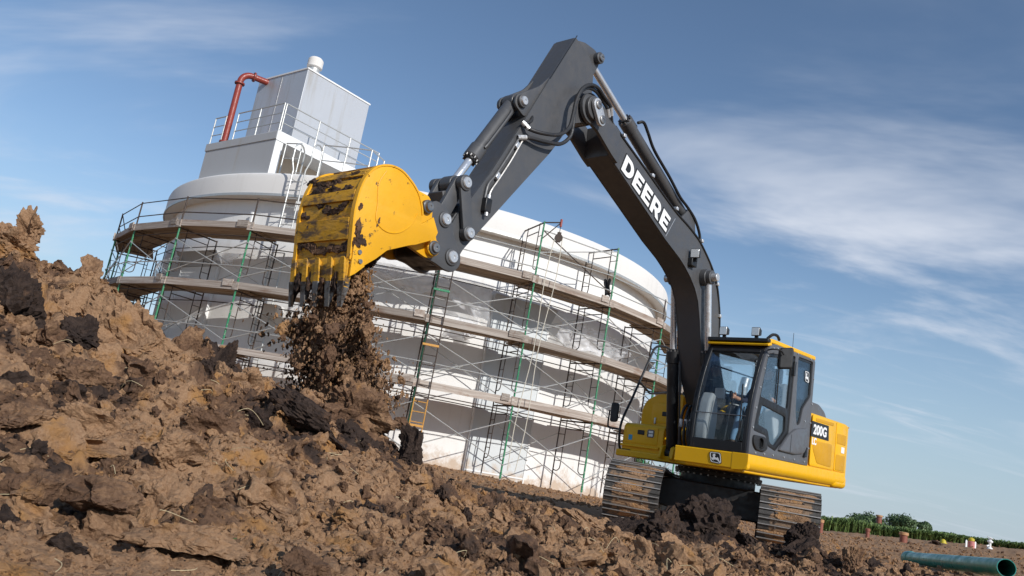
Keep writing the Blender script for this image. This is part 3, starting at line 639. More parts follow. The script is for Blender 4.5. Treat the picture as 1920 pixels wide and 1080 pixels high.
TO = MB().box((0, 0, 0), (1, .042, .235)).mesh('toe_board', M['toe'], 0)
for k in range(-1, 10):
    am = TH0+(k+.5)*DTH
    for l in range(1, 4):
        for i in range(6):
            r = RO-.10-i*.226; rr = r*math.cos(R_(DTH/2)); ln = 2*r*math.sin(R_(DTH/2))+(.04+.38*(k % 2))*(.6+.6*rnd.random())
            p = link('plank', PL, scaf, tp(rr, am, LV[l]+.045+.049*(k % 2)+rnd.uniform(0, .012)), (rnd.uniform(-.02, .02), rnd.uniform(-.010, .010), R_(am+90)+rnd.uniform(-.008, .008))); p.scale = (ln, rnd.uniform(.96, 1.04), 1)
        p = link('toe_board', TO, scaf, tp((RO+.055)*math.cos(R_(DTH/2)), am, LV[l]+.10+rnd.uniform(-.03, .035)), (rnd.uniform(-.06, .06), rnd.uniform(-.012, .012), R_(am+90))); p.scale = (2*RO*math.sin(R_(DTH/2))+.22, 1, rnd.uniform(.85, 1.05))
        if rnd.random() < .7:
            q = link('toe_board', TO, scaf, tp(RO+.06, TH0+(k+1)*DTH-1.4, LV[l]+.17), (0, .0, R_(am+92))); q.scale = (rnd.uniform(.25, .5), 1.1, .9)
# ladder clipped to the pole on the near side, orange at its foot
lt = Vector((-math.sin(R_(TH0+5*DTH)), math.cos(R_(TH0+5*DTH)), 0)); lc = leg_pt(5, RO+.10, 0)
def acc(name, z0, z1, mat):
    root = None
    for s in (.03, .43):
        o = MB().tube(lc+lt*s+Vector((0, 0, z0)), lc+lt*s+Vector((0, 0, z1)), .019, 6).build(name if root is None else 'stile', mat, scaf if root is None else root)
        root = root or o
    z = z0+.1
    while z < z1: MB().tube(lc+lt*.03+Vector((0, 0, z)), lc+lt*.43+Vector((0, 0, z)), .014, 6).build('rung', mat, root); z += .3
acc('access_ladder', .3, 2.0, M['orange']); acc('access_ladder', 2.0, 6.2, M['rust'])
for z, mm in ((1.2, 'orange'), (3.6, 'orange'), (5.3, 'green')): MB().box(lc+lt*.2+Vector((0, 0, z)), (.07, .5, .07), Matrix.Rotation(R_(TH0+5*DTH), 3, 'Z')).build('ladder_bracket', M[mm], scaf, bevel=.008)
# hoist wheel, its bracket and rope
t6 = Vector((-math.sin(R_(TH0+6*DTH)), math.cos(R_(TH0+6*DTH)), 0)); top6 = leg_pt(6, RO, LV[3]+2.0)
hb = empty('hoist_pulley', loc=TC+top6); tag(hb, 'rusty hoist pulley hung from a bracket on the tallest green scaffold pole', 'pulley')
hd = (t6*.8+tp(.35, TH0+6*DTH, 0)).normalized()
MB().tube((0, 0, .0), hd*.55+Vector((0, 0, .1)), .022, 8).build('bracket', M['rust'], hb)
MB().tube(Vector((0, 0, -.55)), hd*.52+Vector((0, 0, .08)), .018, 8).build('bracket_strut', M['rust'], hb)
MB().tube(hd*.53+Vector((0, 0, -.05)), hd*.53+Vector((0, 0, .2)), .04, 8).build('bracket_end', M['redpipe'], hb)
wc = hd*.53+Vector((0, 0, -.42)); nrm = hd.cross(Vector((0, 0, 1)))
MB().tube(hd*.53, wc+Vector((0, 0, .12)), .012, 6).build('hook', M['rust'], hb)
MB().lathe([(.03, -.03), (.13, -.03), (.10, 0), (.13, .03), (.03, .03)], wc, nrm, 18).build('wheel', M['rust'], hb)
MB().box(wc+Vector((0, 0, .02)), (.05, .13, .34), Matrix.Rotation(math.atan2(nrm.y, nrm.x), 3, 'Z')).build('cheek_plate', M['rust'], hb, bevel=.01)
wp = TC+top6+wc
rb = MB()
for s in (-1, 1):
    pts = [wp+hd*.12*s]
    for i in range(1, 13): pts.append(wp+hd*(.12*s+.05*math.sin(i*.8)*s+ (-.02*i))+Vector((0, 0, -i*.62))+Vector((0, -.01*i, 0)))
    rb.path(pts, .013, 6)
ro = rb.build('rope', M['rope']); tag(ro, 'pale doubled rope hanging from the hoist pulley to the ground', 'rope')
# dark cloth on the last tall frame
def cloth_obj():
    b = MB(); nu, nv = 14, 12; c = TC+leg_pt(7, RO-.12, LV[3]+1.02); rad = tp(1, TH0+7*DTH, 0); vs = []
    for i in range(nu):
        for j in range(nv):
            u, v = i/(nu-1), j/(nv-1)
            p = c-rad*(.32*u*(1-.35*v))+Vector((0, 0, -.1-.62*v*(1-.3*u)+.05*math.sin(9*u)))+rad.cross(Vector((0, 0, 1)))*(.05*math.sin(7*u+5*v)*(.3+v)); vs.append(p)
    b.add(vs, [(i*nv+j, (i+1)*nv+j, (i+1)*nv+j+1, i*nv+j+1) for i in range(nu-1) for j in range(nv-1)])
    o = b.build('work_jacket', M['cloth']); so_ = o.modifiers.new('thickness', 'SOLIDIFY'); so_.thickness = .03
    tag(o, 'black cloth hung on the tall scaffold frame beside the boom', 'cloth')
cloth_obj()
# plastic film hanging on the wall
def film(label, a0, a1, zt, zb, seed, r=10.98, amp=.09, nu=70, nv=26):
    b = MB(); vs = []
    for i in range(nu):
        for j in range(nv):
            u, v = i/(nu-1), j/(nv-1); a = a0+(a1-a0)*u
            sag = zb(u) if callable(zb) else zb
            top = zt(u) if callable(zt) else zt
            z = top+(sag-top)*v; k = mnoise.fractal(Vector((u*7+seed, v*2.2, seed)), 1, 2, 4)
            rr = r+amp*k*(.3+v)+.05*math.sin(u*38+seed+2*math.sin(v*4))*(.35+.65*v)+.10*math.sin(v*2.6)
            p = TC+tp(rr, a+.4*math.sin(v*5+u*9), z+.05*mnoise.noise(Vector((u*11, v*3, seed+4)))); vs.append(p)
    b.add(vs, [(i*nv+j, (i+1)*nv+j, (i+1)*nv+j+1, i*nv+j+1) for i in range(nu-1) for j in range(nv-1)])
    o = b.build('plastic_sheet', M['film'], ang=0); o.data.polygons.foreach_set('use_smooth', [True]*len(o.data.polygons)); tag(o, label, 'plastic sheet', 'torn plastic sheets on the tank wall')
film('long torn clear plastic sheet on the tank wall right of the bucket', -93, -71, 6.15, lambda u: 5.65-.45*u+.12*math.sin(u*13)-.55*max(0, u-.82)/.18, 1, amp=.16)
film('wide plastic sheet draped below the top deck near the boom', -57, -36, lambda u: 5.75-.1*u, lambda u: 5.05-.30*math.sin(u*3.1)-.15*math.sin(u*11), 2, amp=.16)
film('crumpled white plastic sheet on the shaded left edge of the tank', -149, -135, 5.75, lambda u: 4.85+.5*u+.2*math.sin(u*9), 3)
film('small plastic flap beside the left wall panel', -124, -114, 5.85, lambda u: 5.35+.35*u+.15*math.sin(u*10), 4, nu=40)
film('scrap of grey plastic stuck to the wall between the two upper decks', -77, -72.5, 4.85, lambda u: 4.35+.15*math.sin(u*7), 5, nu=24, amp=.05)

# ------------------------------------------------------------------ excavator
def machine_matrix():
    y, a, b = R_(-132.148), R_(-1.903), R_(.432)
    A = Matrix(((math.cos(y), -math.sin(y), 0), (math.sin(y), math.cos(y), 0), (0, 0, 1)))
    Ry = Matrix(((math.cos(a), 0, -math.sin(a)), (0, 1, 0), (math.sin(a), 0, math.cos(a)))); Rx = Matrix(((1, 0, 0), (0, math.cos(b), -math.sin(b)), (0, math.sin(b), math.cos(b))))
    m = (A @ Ry @ Rx).to_4x4(); m.translation = Vector((3.871, 13.661, .027)); return m
EXM = machine_matrix()
EX = empty('excavator', EXM); tag(EX, 'yellow tracked excavator with charcoal boom tipping soil from its raised bucket', 'excavator')
M['vent'] = paint('vent_mesh_yellow', (.62, .31, .006), .55, dirt=.15)
def shoe_mat():
    m, nt, b = mat_new('track_steel'); c = coords(nt); L = nt.links.new; geo = nt.nodes.new('ShaderNodeNewGeometry')
    base = mx(nt, nz(nt, geo.outputs['Position'], 9, 5), (.035, .031, .028), (.11, .10, .09))
    s = nt.nodes.new('ShaderNodeSeparateXYZ'); L(c, s.inputs[0])
    mid = rng(nt, mth(nt, 'ABSOLUTE', s.outputs['Y']), .10, .42, .26, -.04)
    f = rng(nt, mth(nt, 'ADD', nz(nt, geo.outputs['Position'], 4.5, 7, .65), mid), .57, .66)
    low = rng(nt, s.outputs['Z'], .012, .022, 1., .12)
    base = mx(nt, rng(nt, s.outputs['Z'], .034, .043), base, (.30, .285, .27))
    L(mx(nt, mth(nt, 'MULTIPLY', f, low), base, (.34, .21, .12)), b.inputs['Base Color']); b.inputs['Roughness'].default_value = .6; b.inputs['Metallic'].default_value = .3
    bump(nt, b, nz(nt, geo.outputs['Position'], 30, 6, .7), .5, .015); return m
M['shoe'] = shoe_mat()
def xz(y): return lambda u, v, w: (u, y+w, v)
def yz(x): return lambda u, v, w: (x+w, u, v)
def circ(cx, cy, r, n=20, a0=0, a1=360): return [(cx+r*math.cos(R_(a0+(a1-a0)*i/n)), cy+r*math.sin(R_(a0+(a1-a0)*i/n))) for i in range(n if a1-a0 >= 360 else n+1)]
def hull(pts):
    P = sorted(set((round(a, 4), round(b, 4)) for a, b in pts))
    def half(q):
        o = []
        for p in q:
            while len(o) > 1 and (o[-1][0]-o[-2][0])*(p[1]-o[-2][1])-(o[-1][1]-o[-2][1])*(p[0]-o[-2][0]) <= 0: o.pop()
            o.append(p)
        return o[:-1]
    return half(P)+half(P[::-1])
def capsule(a, b, ra, rb, n=20): return hull(circ(a[0], a[1], ra, n)+circ(b[0], b[1], rb, n))
def ribbon(prof, y0, y1, t, inward=-1):
    """sheet following a profile in x, z between y0 and y1, t thick"""
    b = MB(); n = len(prof); P = [Vector(p) for p in prof]; N = []
    for i in range(n):
        d = (P[min(i+1, n-1)]-P[max(i-1, 0)]).normalized(); N.append(Vector((d.y, -d.x))*inward)
    vs = []
    for i in range(n):
        q = P[i]+N[i]*t
        vs += [(P[i].x, y0, P[i].y), (P[i].x, y1, P[i].y), (q.x, y1, q.y), (q.x, y0, q.y)]
    fs = [(4*i+k, 4*i+(k+1) % 4, 4*i+4+(k+1) % 4, 4*i+4+k) for i in range(n-1) for k in range(4)]+[(0, 1, 2, 3), (4*n-1, 4*n-2, 4*n-3, 4*n-4)]
    return b.add(vs, fs)
def sm(pts, n=5): return [(p.x, p.y) for p in catmull([Vector((a, b, 0)) for a, b in pts], n)]
def pin(name, x, z, y0, y1, r, mat, parent, capr=None):
    b = MB().tube((x, y0, z), (x, y1, z), r, 20); o = b.build(name, mat, parent, bevel=.006)
    return o
def pincap(x, z, y, r, parent, mat='pin'):
    s = 1 if y > 0 else -1
    c = MB().lathe([(r, 0), (r, .03), (r*.86, .042), (r*.3, .042), (r*.28, .036), (.002, .036)], (x, y, z), (0, s, 0), 22).build('pin_cap', M[mat], parent)
    MB().lathe([(r*1.4, -.06), (r*1.4, .012), (r*1.1, .02)], (x, y, z), (0, s, 0), 22).build('pin_boss', M['grey'], parent, bevel=.004)
    return c
# ---- undercarriage
TA = R_(-108.215); TM = Matrix.Rotation(TA, 4, 'Z'); TM.translation = Vector((3.871, 13.661, .04))
TREL = EXM.inverted() @ TM
def under(o): o.matrix_parent_inverse = Matrix(); o.matrix_basis = TREL @ o.matrix_basis; return o
SH = MB()
prof = [(-.095, 0), (-.095, .014), (-.078, .016), (-.074, .046), (-.062, .046), (-.056, .018), (.0, .016), (.008, .018), (.013, .044), (.025, .044), (.031, .018), (.07, .016), (.088, .010), (.096, 0)]
SH.prism([(x, z) for x, z in prof], -.4, .4, 'y')
for s in (-.17, .17):
    for x in (-.03, .05): SH.tube((x, s, .012), (x, s, .034), .016, 6)
SHM = SH.mesh('track_shoe', M['shoe'], 30)
LK = MB()
for s in (-.085, .085): LK.box((0, s, -.055), (.17, .035, .09))
LKM = LK.mesh('track_link', M['steel'], 30)
def track(side):
    y0 = side*1.08; r = .405; xf, xb = 1.62, -1.80; zc = .455
    L1 = xf-xb; per = 2*L1+2*math.pi*r; n = int(round(per/.192)); st = per/n
    fr = MB(); fr.prism([(1.5, .30), (1.5, .52), (1.2, .60), (-1.25, .60), (-1.5, .52), (-1.5, .30), (-1.2, .20), (1.2, .20)], y0-.2, y0+.2, 'y')
    t = fr.build('track', M['black'], EX, bevel=.02); under(t)
    for k in range(n):
        s = k*st+.07
        if s < L1: x, z, a = xf-s, zc+r, 0
        elif s < L1+math.pi*r: q = (s-L1)/r; x, z, a = xb-r*math.sin(q), zc+r*math.cos(q), -q
        elif s < 2*L1+math.pi*r: x, z, a = xb+(s-L1-math.pi*r), zc-r, math.pi
        else: q = (s-2*L1-math.pi*r)/r; x, z, a = xf+r*math.sin(q), zc-r*math.cos(q), math.pi-q
        sag = -.035*math.sin(math.pi*min(max((xf-x)/L1, 0), 1)) if s < L1 else 0
        o = link('track_shoe', SHM, t, (x, y0, z+sag), (0, a, 0)); link('track_link', LKM, t, (x, y0, z+sag), (0, a, 0))
    MB().lathe([(.05, -.16), (.28, -.16), (.28, -.09), (.35, -.07), (.35, .07), (.28, .09), (.28, .16), (.05, .16)], (xf, y0, zc), (0, 1, 0), 28).build('idler', M['steel'], t)
    sp = MB(); pts = []
    for i in range(42):
        a = 2*math.pi*i/42; pts.append((xb+(.36 if i % 2 else .29)*math.cos(a), zc+(.36 if i % 2 else .29)*math.sin(a)))
    sp.prism(pts, y0-.05, y0+.05, 'y').lathe([(.2, -.22), (.24, -.2), (.24, .2), (.2, .22)], (xb, y0, zc), (0, 1, 0), 24).build('sprocket', M['black'], t)
    for x in (-1.2, -.8, -.4, 0, .4, .8, 1.2): MB().lathe([(.06, -.2), (.10, -.19), (.10, -.12), (.08, -.1), (.08, .1), (.10, .12), (.10, .19), (.06, .2)], (x, y0, .185), (0, 1, 0), 16).build('roller', M['black'], t)
    for x in (-.7, .7): MB().lathe([(.05, -.12), (.075, -.11), (.075, .11), (.05, .12)], (x, y0, .70), (0, 1, 0), 14).build('carrier_roller', M['black'], t)
track(-1); track(1)
def track_mud():
    rs = random.Random(21)
    for t in [o for o in EX.children if o.name.startswith('track')]:
        y0 = -1.08 if t.name == 'track' else 1.08
        for i in range(16):
            q = rs.uniform(.35, 2.5); rr = .43; z = .455+rr*math.cos(q); x = 1.62+rr*math.sin(q)
            o = link('packed_soil', clod_mesh('packed_soil', 700+i+int(y0*40), 3, (rs.uniform(.03, .05), rs.uniform(.08, .2), .016), M['soil_tan'], 4, .4, .2, .2), t, (x, y0+rs.uniform(-.22, .22), z), (0, q, 0))
track_mud()
cb = MB().prism(roundpoly([(-1.15, .50), (-.75, .34), (.75, .34), (1.15, .50), (1.15, .66), (.72, .80), (-.72, .80), (-1.15, .66)], .08), .42, .78, 'x')
for v in cb.v: pass
under(cb.build('front_cross_beam', M['black'], EX, bevel=.03))
c2 = MB().prism(roundpoly([(-1.15, .50), (-.75, .34), (.75, .34), (1.15, .50), (1.15, .66), (.72, .80), (-.72, .80), (-1.15, .66)], .08), -.78, -.42, 'x'); under(c2.build('rear_cross_beam', M['black'], EX, bevel=.03))
under(MB().box((0, 0, .62), (1.0, 1.1, .36)).build('car_body', M['black'], EX, bevel=.05))
sb = under(MB().lathe([(.60, .70), (.60, .93), (.69, .935), (.70, .99), (.66, .995), (.66, 1.075)], (0, 0, 0), (0, 0, 1), 48).build('swing_bearing', M['black'], EX))
bl = MB()
for i in range(36):
    a = 2*math.pi*i/36; bl.tube((.675*math.cos(a), .675*math.sin(a), .915), (.675*math.cos(a), .675*math.sin(a), .94), .017, 6); bl.tube((.68*math.cos(a), .68*math.sin(a), .99), (.68*math.cos(a), .68*math.sin(a), 1.005), .016, 6)
bl.build('bolt', M['steel'], sb)
# ---- upper structure
deck = MB().prism([(1.10, -1.28), (1.10, .30), (1.78, .36), (1.78, 1.26), (-2.0, 1.26), (-2.3, .9), (-2.45, 0), (-2.3, -.9), (-2.0, -1.26), (.80, -1.28)], 1.062, 1.17, 'z').build('main_frame', M['yellow'], EX, bevel=.02)
sk = roundpoly([(1.10, 1.085), (1.29, 1.10), (1.345, 1.17), (1.345, 1.325), (1.10, 1.325)], [.01, .09, .06, .015, .01], 5)
MB().prism(sk, -2.05, 1.815, 'x').build('side_skirt', M['yellow'], EX, bevel=.012)
fs = MB().prism(roundpoly([(.20, 1.10), (1.32, 1.10), (1.343, 1.13), (1.343, 1.322), (.20, 1.322)], .015), 1.73, 1.812, 'x').build('front_skirt', M['yellow'], EX, bevel=.012)
# rear body with rounded counterweight
plan = [(-.40, 1.325), (-2.10, 1.325)]+[(-2.10-.26*math.sin(R_(a)), 1.065+.26*math.cos(R_(a))) for a in range(10, 71, 10)]+[(-2.50, .50), (-2.56, 0)]
plan = plan+[(x, -y) for x, y in plan[-2::-1]]
cw = MB().prism(plan, 1.09, 2.185, 'z').build('engine_body', M['yellow'], EX, bevel=.085, seg=5)
# counterweight shell: a little proud of the body
pl2 = [(-1.60, 1.336)]+[(-2.105-.265*math.sin(R_(a)), 1.07+.266*math.cos(R_(a))) for a in range(0, 71, 10)]+[(-2.515, .50), (-2.575, 0)]
pl2 = pl2+[(x, -y) for x, y in pl2[-2::-1]]+[(-1.60, -1.0), (-1.60, 1.0)]
MB().prism([p for p in pl2], 1.068, 1.30, 'z').build('counterweight_base', M['yellow'], EX, bevel=.075, seg=5)
ed = plan[2:9]
MB().path([(x-.004, y+.004, 2.13) for x, y in ed]+[(ed[-1][0]-.004, ed[-1][1], 1.28)], .010, 6).build('edge_bead', M['yellow'], EX)
dr = plate('side_door', roundpoly([(-.43, 1.34), (-1.50, 1.34), (-1.50, 2.15), (-.43, 2.15)], .05), [], .02, xz(1.332), M['yellow'], EX, .006)
plate('vent_grille', roundpoly([(-.50, 1.75), (-.50, 1.62), (-.72, 1.40), (-1.36, 1.38), (-1.34, 1.76)], .05), [], .012, xz(1.342), M['vent'], dr, .003)
plate('vent_grille', roundpoly([(-.56, 2.11), (-1.36, 2.12), (-1.36, 2.065), (-.56, 2.06)], .02), [], .012, xz(1.342), M['vent'], dr, .003)
dr2 = plate('rear_door', roundpoly([(-1.53, 1.34), (-2.06, 1.34), (-2.06, 2.15), (-1.53, 2.15)], .03), [], .016, xz(1.332), M['yellow'], EX, .005)
for z0, z1 in ((1.36, 1.62), (1.80, 1.97)): plate('vent_grille', roundpoly([(-1.57, z0), (-2.0, z0), (-2.0, z1), (-1.57, z1)], .02), [], .012, xz(1.34), M['vent'], dr2, .003)
plate('sticker', roundpoly([(-1.80, 1.66), (-1.95, 1.66), (-1.95, 1.76), (-1.80, 1.76)], .01), [], .006, xz(1.344), M['white'], dr2)
hd_ = [(-.45, 2.15), (-.45, 2.34), (-.62, 2.40), (-1.25, 2.40), (-1.55, 2.30), (-1.68, 2.15)]
MB().prism(roundpoly(hd_, .08), -.9, 1.12, 'y').build('engine_hood', M['cabgrey'], EX, bevel=.05, seg=3)
MB().tube((-1.42, -.35, 2.3), (-1.42, -.35, 2.62), .085, 16).tube((-1.42, -.35, 2.59), (-1.50, -.35, 2.78), .085, 16).build('exhaust_stack', M['steel'], EX)
# number plate lettering on the side
nb = plate('number_panel', roundpoly([(-.385, 1.80), (-1.17, 1.80), (-1.13, 2.045), (-.385, 2.045)], .012), [], .006, xz(1.3455), M['black'], EX)
text('model_number', '200G', .145, lambda u, v, w: (-.46-u, 1.3505+w, 1.85+v), M['white'], nb, .0025, .007, 1.25)
text('model_suffix', 'LC', .10, lambda u, v, w: (-.44-u, 1.3465+w, 1.685+v), M['white'], EX, .0025, .006, 1.1)
# right-hand boxes
tb = MB().prism(roundpoly([(.10, 1.09), (.78, 1.09), (.86, 1.16), (.86, 1.56), (.80, 1.625), (.10, 1.68)], [.01, .03, .02, .05, .06, .01], 4), -1.325, -.56, 'y').build('tool_box', M['yellow'], EX, bevel=.03, seg=3)
plate('box_door', roundpoly([(-1.28, 1.30), (-.66, 1.30), (-.66, 1.585), (-1.28, 1.555)], .03), [], .014, yz(.861), M['yellow'], tb, .004)
MB().prism(roundpoly([(.84, 1.235), (.90, 1.235), (.90, 1.27), (.84, 1.28)], .01), -1.34, -.62, 'y').build('step_ledge', M['yellow'], tb, bevel=.006)
MB().box((.872, -.98, 1.485), (.02, .13, .075)).build('latch', M['black'], tb, bevel=.01)
plate('slot_frame', roundpoly([(-.86, 1.42), (-.73, 1.42), (-.73, 1.545), (-.86, 1.545)], .03), [roundpoly([(-.84, 1.435), (-.75, 1.435), (-.75, 1.478), (-.84, 1.478)], .01), roundpoly([(-.84, 1.49), (-.75, 1.49), (-.75, 1.53), (-.84, 1.53)], .01)], .012, yz(.874), M['cabgrey'], tb, .003)
plate('slot_back', [(-.855, 1.425), (-.735, 1.425), (-.735, 1.54), (-.855, 1.54)], [], .004, yz(.8695), M['pin'], tb)
plate('sticker', [(-1.21, 1.345), (-1.14, 1.345), (-1.14, 1.43), (-1.21, 1.43)], [], .004, yz(.8695), M['label_b'], tb)
MB().box((.83, -1.24, 1.15), (.10, .2, .085)).build('corner_lamp', M['black'], tb, bevel=.03)
t2p = [(-1.322, 1.10), (-1.322, 1.93), (-1.24, 2.08), (-1.02, 2.19), (-.55, 2.21), (-.55, 1.10)]
t2 = MB().prism(roundpoly(t2p, [.01, .12, .08, .06, .03, .01], 5), -.55, .36, 'x').build('fuel_tank', M['yellow'], EX, bevel=.03, seg=3)
plate('tank_door', roundpoly([(-1.12, 1.70), (-.60, 1.70), (-.60, 2.03), (-1.12, 2.03)], .04), [], .016, yz(.361), M['yellow'], t2, .005)
MB().box((.375, -.86, 1.86), (.02, .11, .075)).build('latch', M['black'], t2, bevel=.01)
MB().box((.37, -1.04, 1.73), (.03, .035, .11)).build('lock', M['pin'], t2, bevel=.008)
MB().box((.37, -.66, 1.73), (.03, .035, .10)).build('lock', M['pin'], t2, bevel=.008)
MB().box((-.2, -.25, 2.0), (.9, .55, .42)).build('valve_cover', M['yellow'], EX, bevel=.04)
MB().tube((-.35, -.9, 2.2), (-.35, -.9, 2.33), .07, 16).build('filler_cap', M['black'], EX)
hr = MB().path(catmull([(.84, -1.36, 1.14), (.885, -1.375, 1.30), (.88, -1.375, 1.62), (.62, -1.37, 2.10), (.20, -1.36, 2.90), (.10, -1.36, 3.03), (-.05, -1.36, 3.09), (-.30, -1.34, 3.10), (-.42, -1.33, 3.02), (-.45, -1.32, 2.75), (-.45, -1.30, 2.15)], 5), .021, 10).build('handrail', M['black'], EX)
MB().path(catmull([(.48, -1.365, 2.36), (.20, -1.36, 2.25), (.05, -1.36, 2.22), (-.45, -1.32, 2.32)], 4), .018, 8).build('brace', M['black'], hr)
MB().path(catmull([(-.30, -1.0, 2.2), (-.32, -1.0, 2.85), (-.40, -1.0, 3.02), (-.62, -1.0, 3.05), (-.70, -1.0, 2.9), (-.72, -1.0, 2.2)], 5), .020, 8).build('handrail', M['black'], EX)
mr = MB().path(catmull([(.88, -1.375, 1.50), (.86, -1.60, 1.50), (.86, -1.655, 1.56), (.86, -1.65, 1.80)], 4), .015, 8).build('mirror_arm', M['black'], EX)
MB().prism(roundpoly([(-1.63, 1.60), (-1.48, 1.61), (-1.48, 1.93), (-1.63, 1.94)], .05), .82, .875, 'x').build('mirror', M['blackplastic'], mr, bevel=.02)
# ---- boom foot brackets and cylinders
for y in (-.24, .24):
    plate('foot_bracket', roundpoly([(-.05, 1.1), (1.15, 1.1), (1.12, 1.28), (.85, 1.55), (.55, 2.02), (.30, 2.12), (.12, 2.0)], .05), [], .045, xz(y*1.02), M['yellow'], EX, .006)
for y in (-.40, -.19):
    plate('cylinder_bracket', roundpoly([(.62, 1.1), (1.22, 1.1), (1.16, 1.30), (.98, 1.33), (.75, 1.25)], .05), [], .04, xz(y), M['yellow'], EX, .006)
def cylinder(name, a, b, split, rb, rr, mat, lines=True, eye=.11, yw=.07):
    a, b = Vector(a), Vector(b); d = (b-a).normalized(); m = a.lerp(b, split)
    c = MB().lathe([(rb*.9, 0), (rb, .03), (rb, (m-a).length-.2), (rb*1.16, (m-a).length-.19), (rb*1.16, (m-a).length-.02), (rb*.95, (m-a).length)], a, d, 24).build(name, M[mat], EX)
    MB().tube(m-d*.01, b-d*.05, rr, 20).build('rod', M['chrome'], c)
    MB().lathe([(rr*1.15, -.012), (rr*1.5, -.012), (rr*1.5, .028), (rr*1.15, .028)], m, d, 20).build('gland', M['black'], c)
    bo = MB()
    u = d.orthogonal().normalized(); w = d.cross(u)
    for i in range(10):
        q = m+(u*math.cos(i*.628)+w*math.sin(i*.628))*rb*.98; bo.tube(q-d*.02, q+d*.018, .011, 6)
    bo.build('bolt', M['steel'], c)
    for p in (a, b): MB().tube(p-Vector((0, yw, 0)), p+Vector((0, yw, 0)), eye, 20).build('eye', M[mat] if p is a else M['grey'], c, bevel=.008)
    if lines:
        s = Vector((0, rb+.03, .0)); MB().path(catmull([a+d*.15+s*.6, a+d*.25+s, a+d*((m-a).length-.28)+s, a+d*((m-a).length-.18)+s*.9], 4), .016, 8).build('oil_line', M['grey'], c)
    return c
for s in (-1, 1):
    cylinder('boom_cylinder', (1.0, s*.30, 1.20), (1.52, s*.30, 3.93), .585, .092, .05, 'black', s < 0)
# ---- boom
W0 = .20
lower = [(.42, 1.70), (.85, 1.98), (1.16, 2.40), (1.36, 2.90), (1.47, 3.25), (1.59, 3.54), (1.73, 3.71), (1.90, 3.84), (2.09, 3.95), (2.29, 4.04), (2.73, 4.19), (3.5, 4.51), (4.37, 4.87)]
upper = [(4.40, 5.30), (3.5, 5.01), (2.54, 4.67), (2.2, 4.58), (1.94, 4.50), (1.73, 4.43), (1.56, 4.34), (1.36, 4.20), (1.2, 4.05), (1.04, 3.86), (.93, 3.65), (.85, 3.4), (.80, 3.14), (.70, 2.80), (.42, 2.35), (.10, 2.08)]
boomp = lower+upper+[(.06, 1.90), (.15, 1.75)]
boom = MB().prism(boomp, -W0+.012, W0-.012, 'y').build('boom', M['grey'], EX, bevel=.008)
for s in (-1, 1):     # side plates stand a little proud of the box, as welded
    plate('side_plate', roundpoly(boomp, .02, 2), [], .014, xz(s*(W0-.004)), M['grey'], boom)
    # fork at the tip
    fk = [(4.37, 4.87), (4.74, 5.06)]+circ(4.93, 5.29, .20, 14, -100, 100)+[(4.62, 5.40)]+[(4.40, 5.30), (4.26, 5.25), (4.16, 5.02), (4.22, 4.81)]
    plate('tip_fork', roundpoly(fk, .012, 2), [], .05, xz(s*(W0+.022)), M['grey'], boom, .006)
    MB().tube((4.93, s*(W0+.04), 5.29), (4.93, s*(W0+.10), 5.29), .155, 26).build('pivot_boss', M['grey'], boom, bevel=.008)
    MB().tube((1.52, s*(W0-.02), 3.93), (1.52, s*.46, 3.93), .062, 20).build('cylinder_pin', M['pin'], boom, bevel=.006)
    MB().tube((1.52, s*(W0), 3.93), (1.52, s*(.30), 3.93), .13, 24).build('pin_boss', M['grey'], boom, bevel=.008)
plate('pivot_cap', capsule((4.95, 5.315), (4.83, 5.16), .088, .082), [], .05, xz(W0+.135), M['pin'], boom, .012)
for x, z in ((4.95, 5.315), (4.83, 5.16)): MB().lathe([(.055, 0), (.055, .016), (.045, .022), (.016, .022), (.015, .014), (.002, .014)], (x, W0+.16, z), (0, 1, 0), 20).build('pivot_bolt', M['steel'], boom)
MB().tube((4.93, -.30, 5.29), (4.93, .30, 5.29), .075, 20).build('pivot_pin', M['steel'], boom)
MB().box((2.64, W0+.004, 4.405), (.008, .004, .40), Matrix.Rotation(R_(-32), 3, 'Y')).build('weld_seam', M['pin'], boom)
for s in (-1, 1): plate('cylinder_lug', roundpoly([(1.70, 4.36), (2.35, 4.58), (2.06, 4.86), (1.94, 4.88), (1.84, 4.82)], .04), [], .04, xz(s*.11), M['grey'], boom, .006)
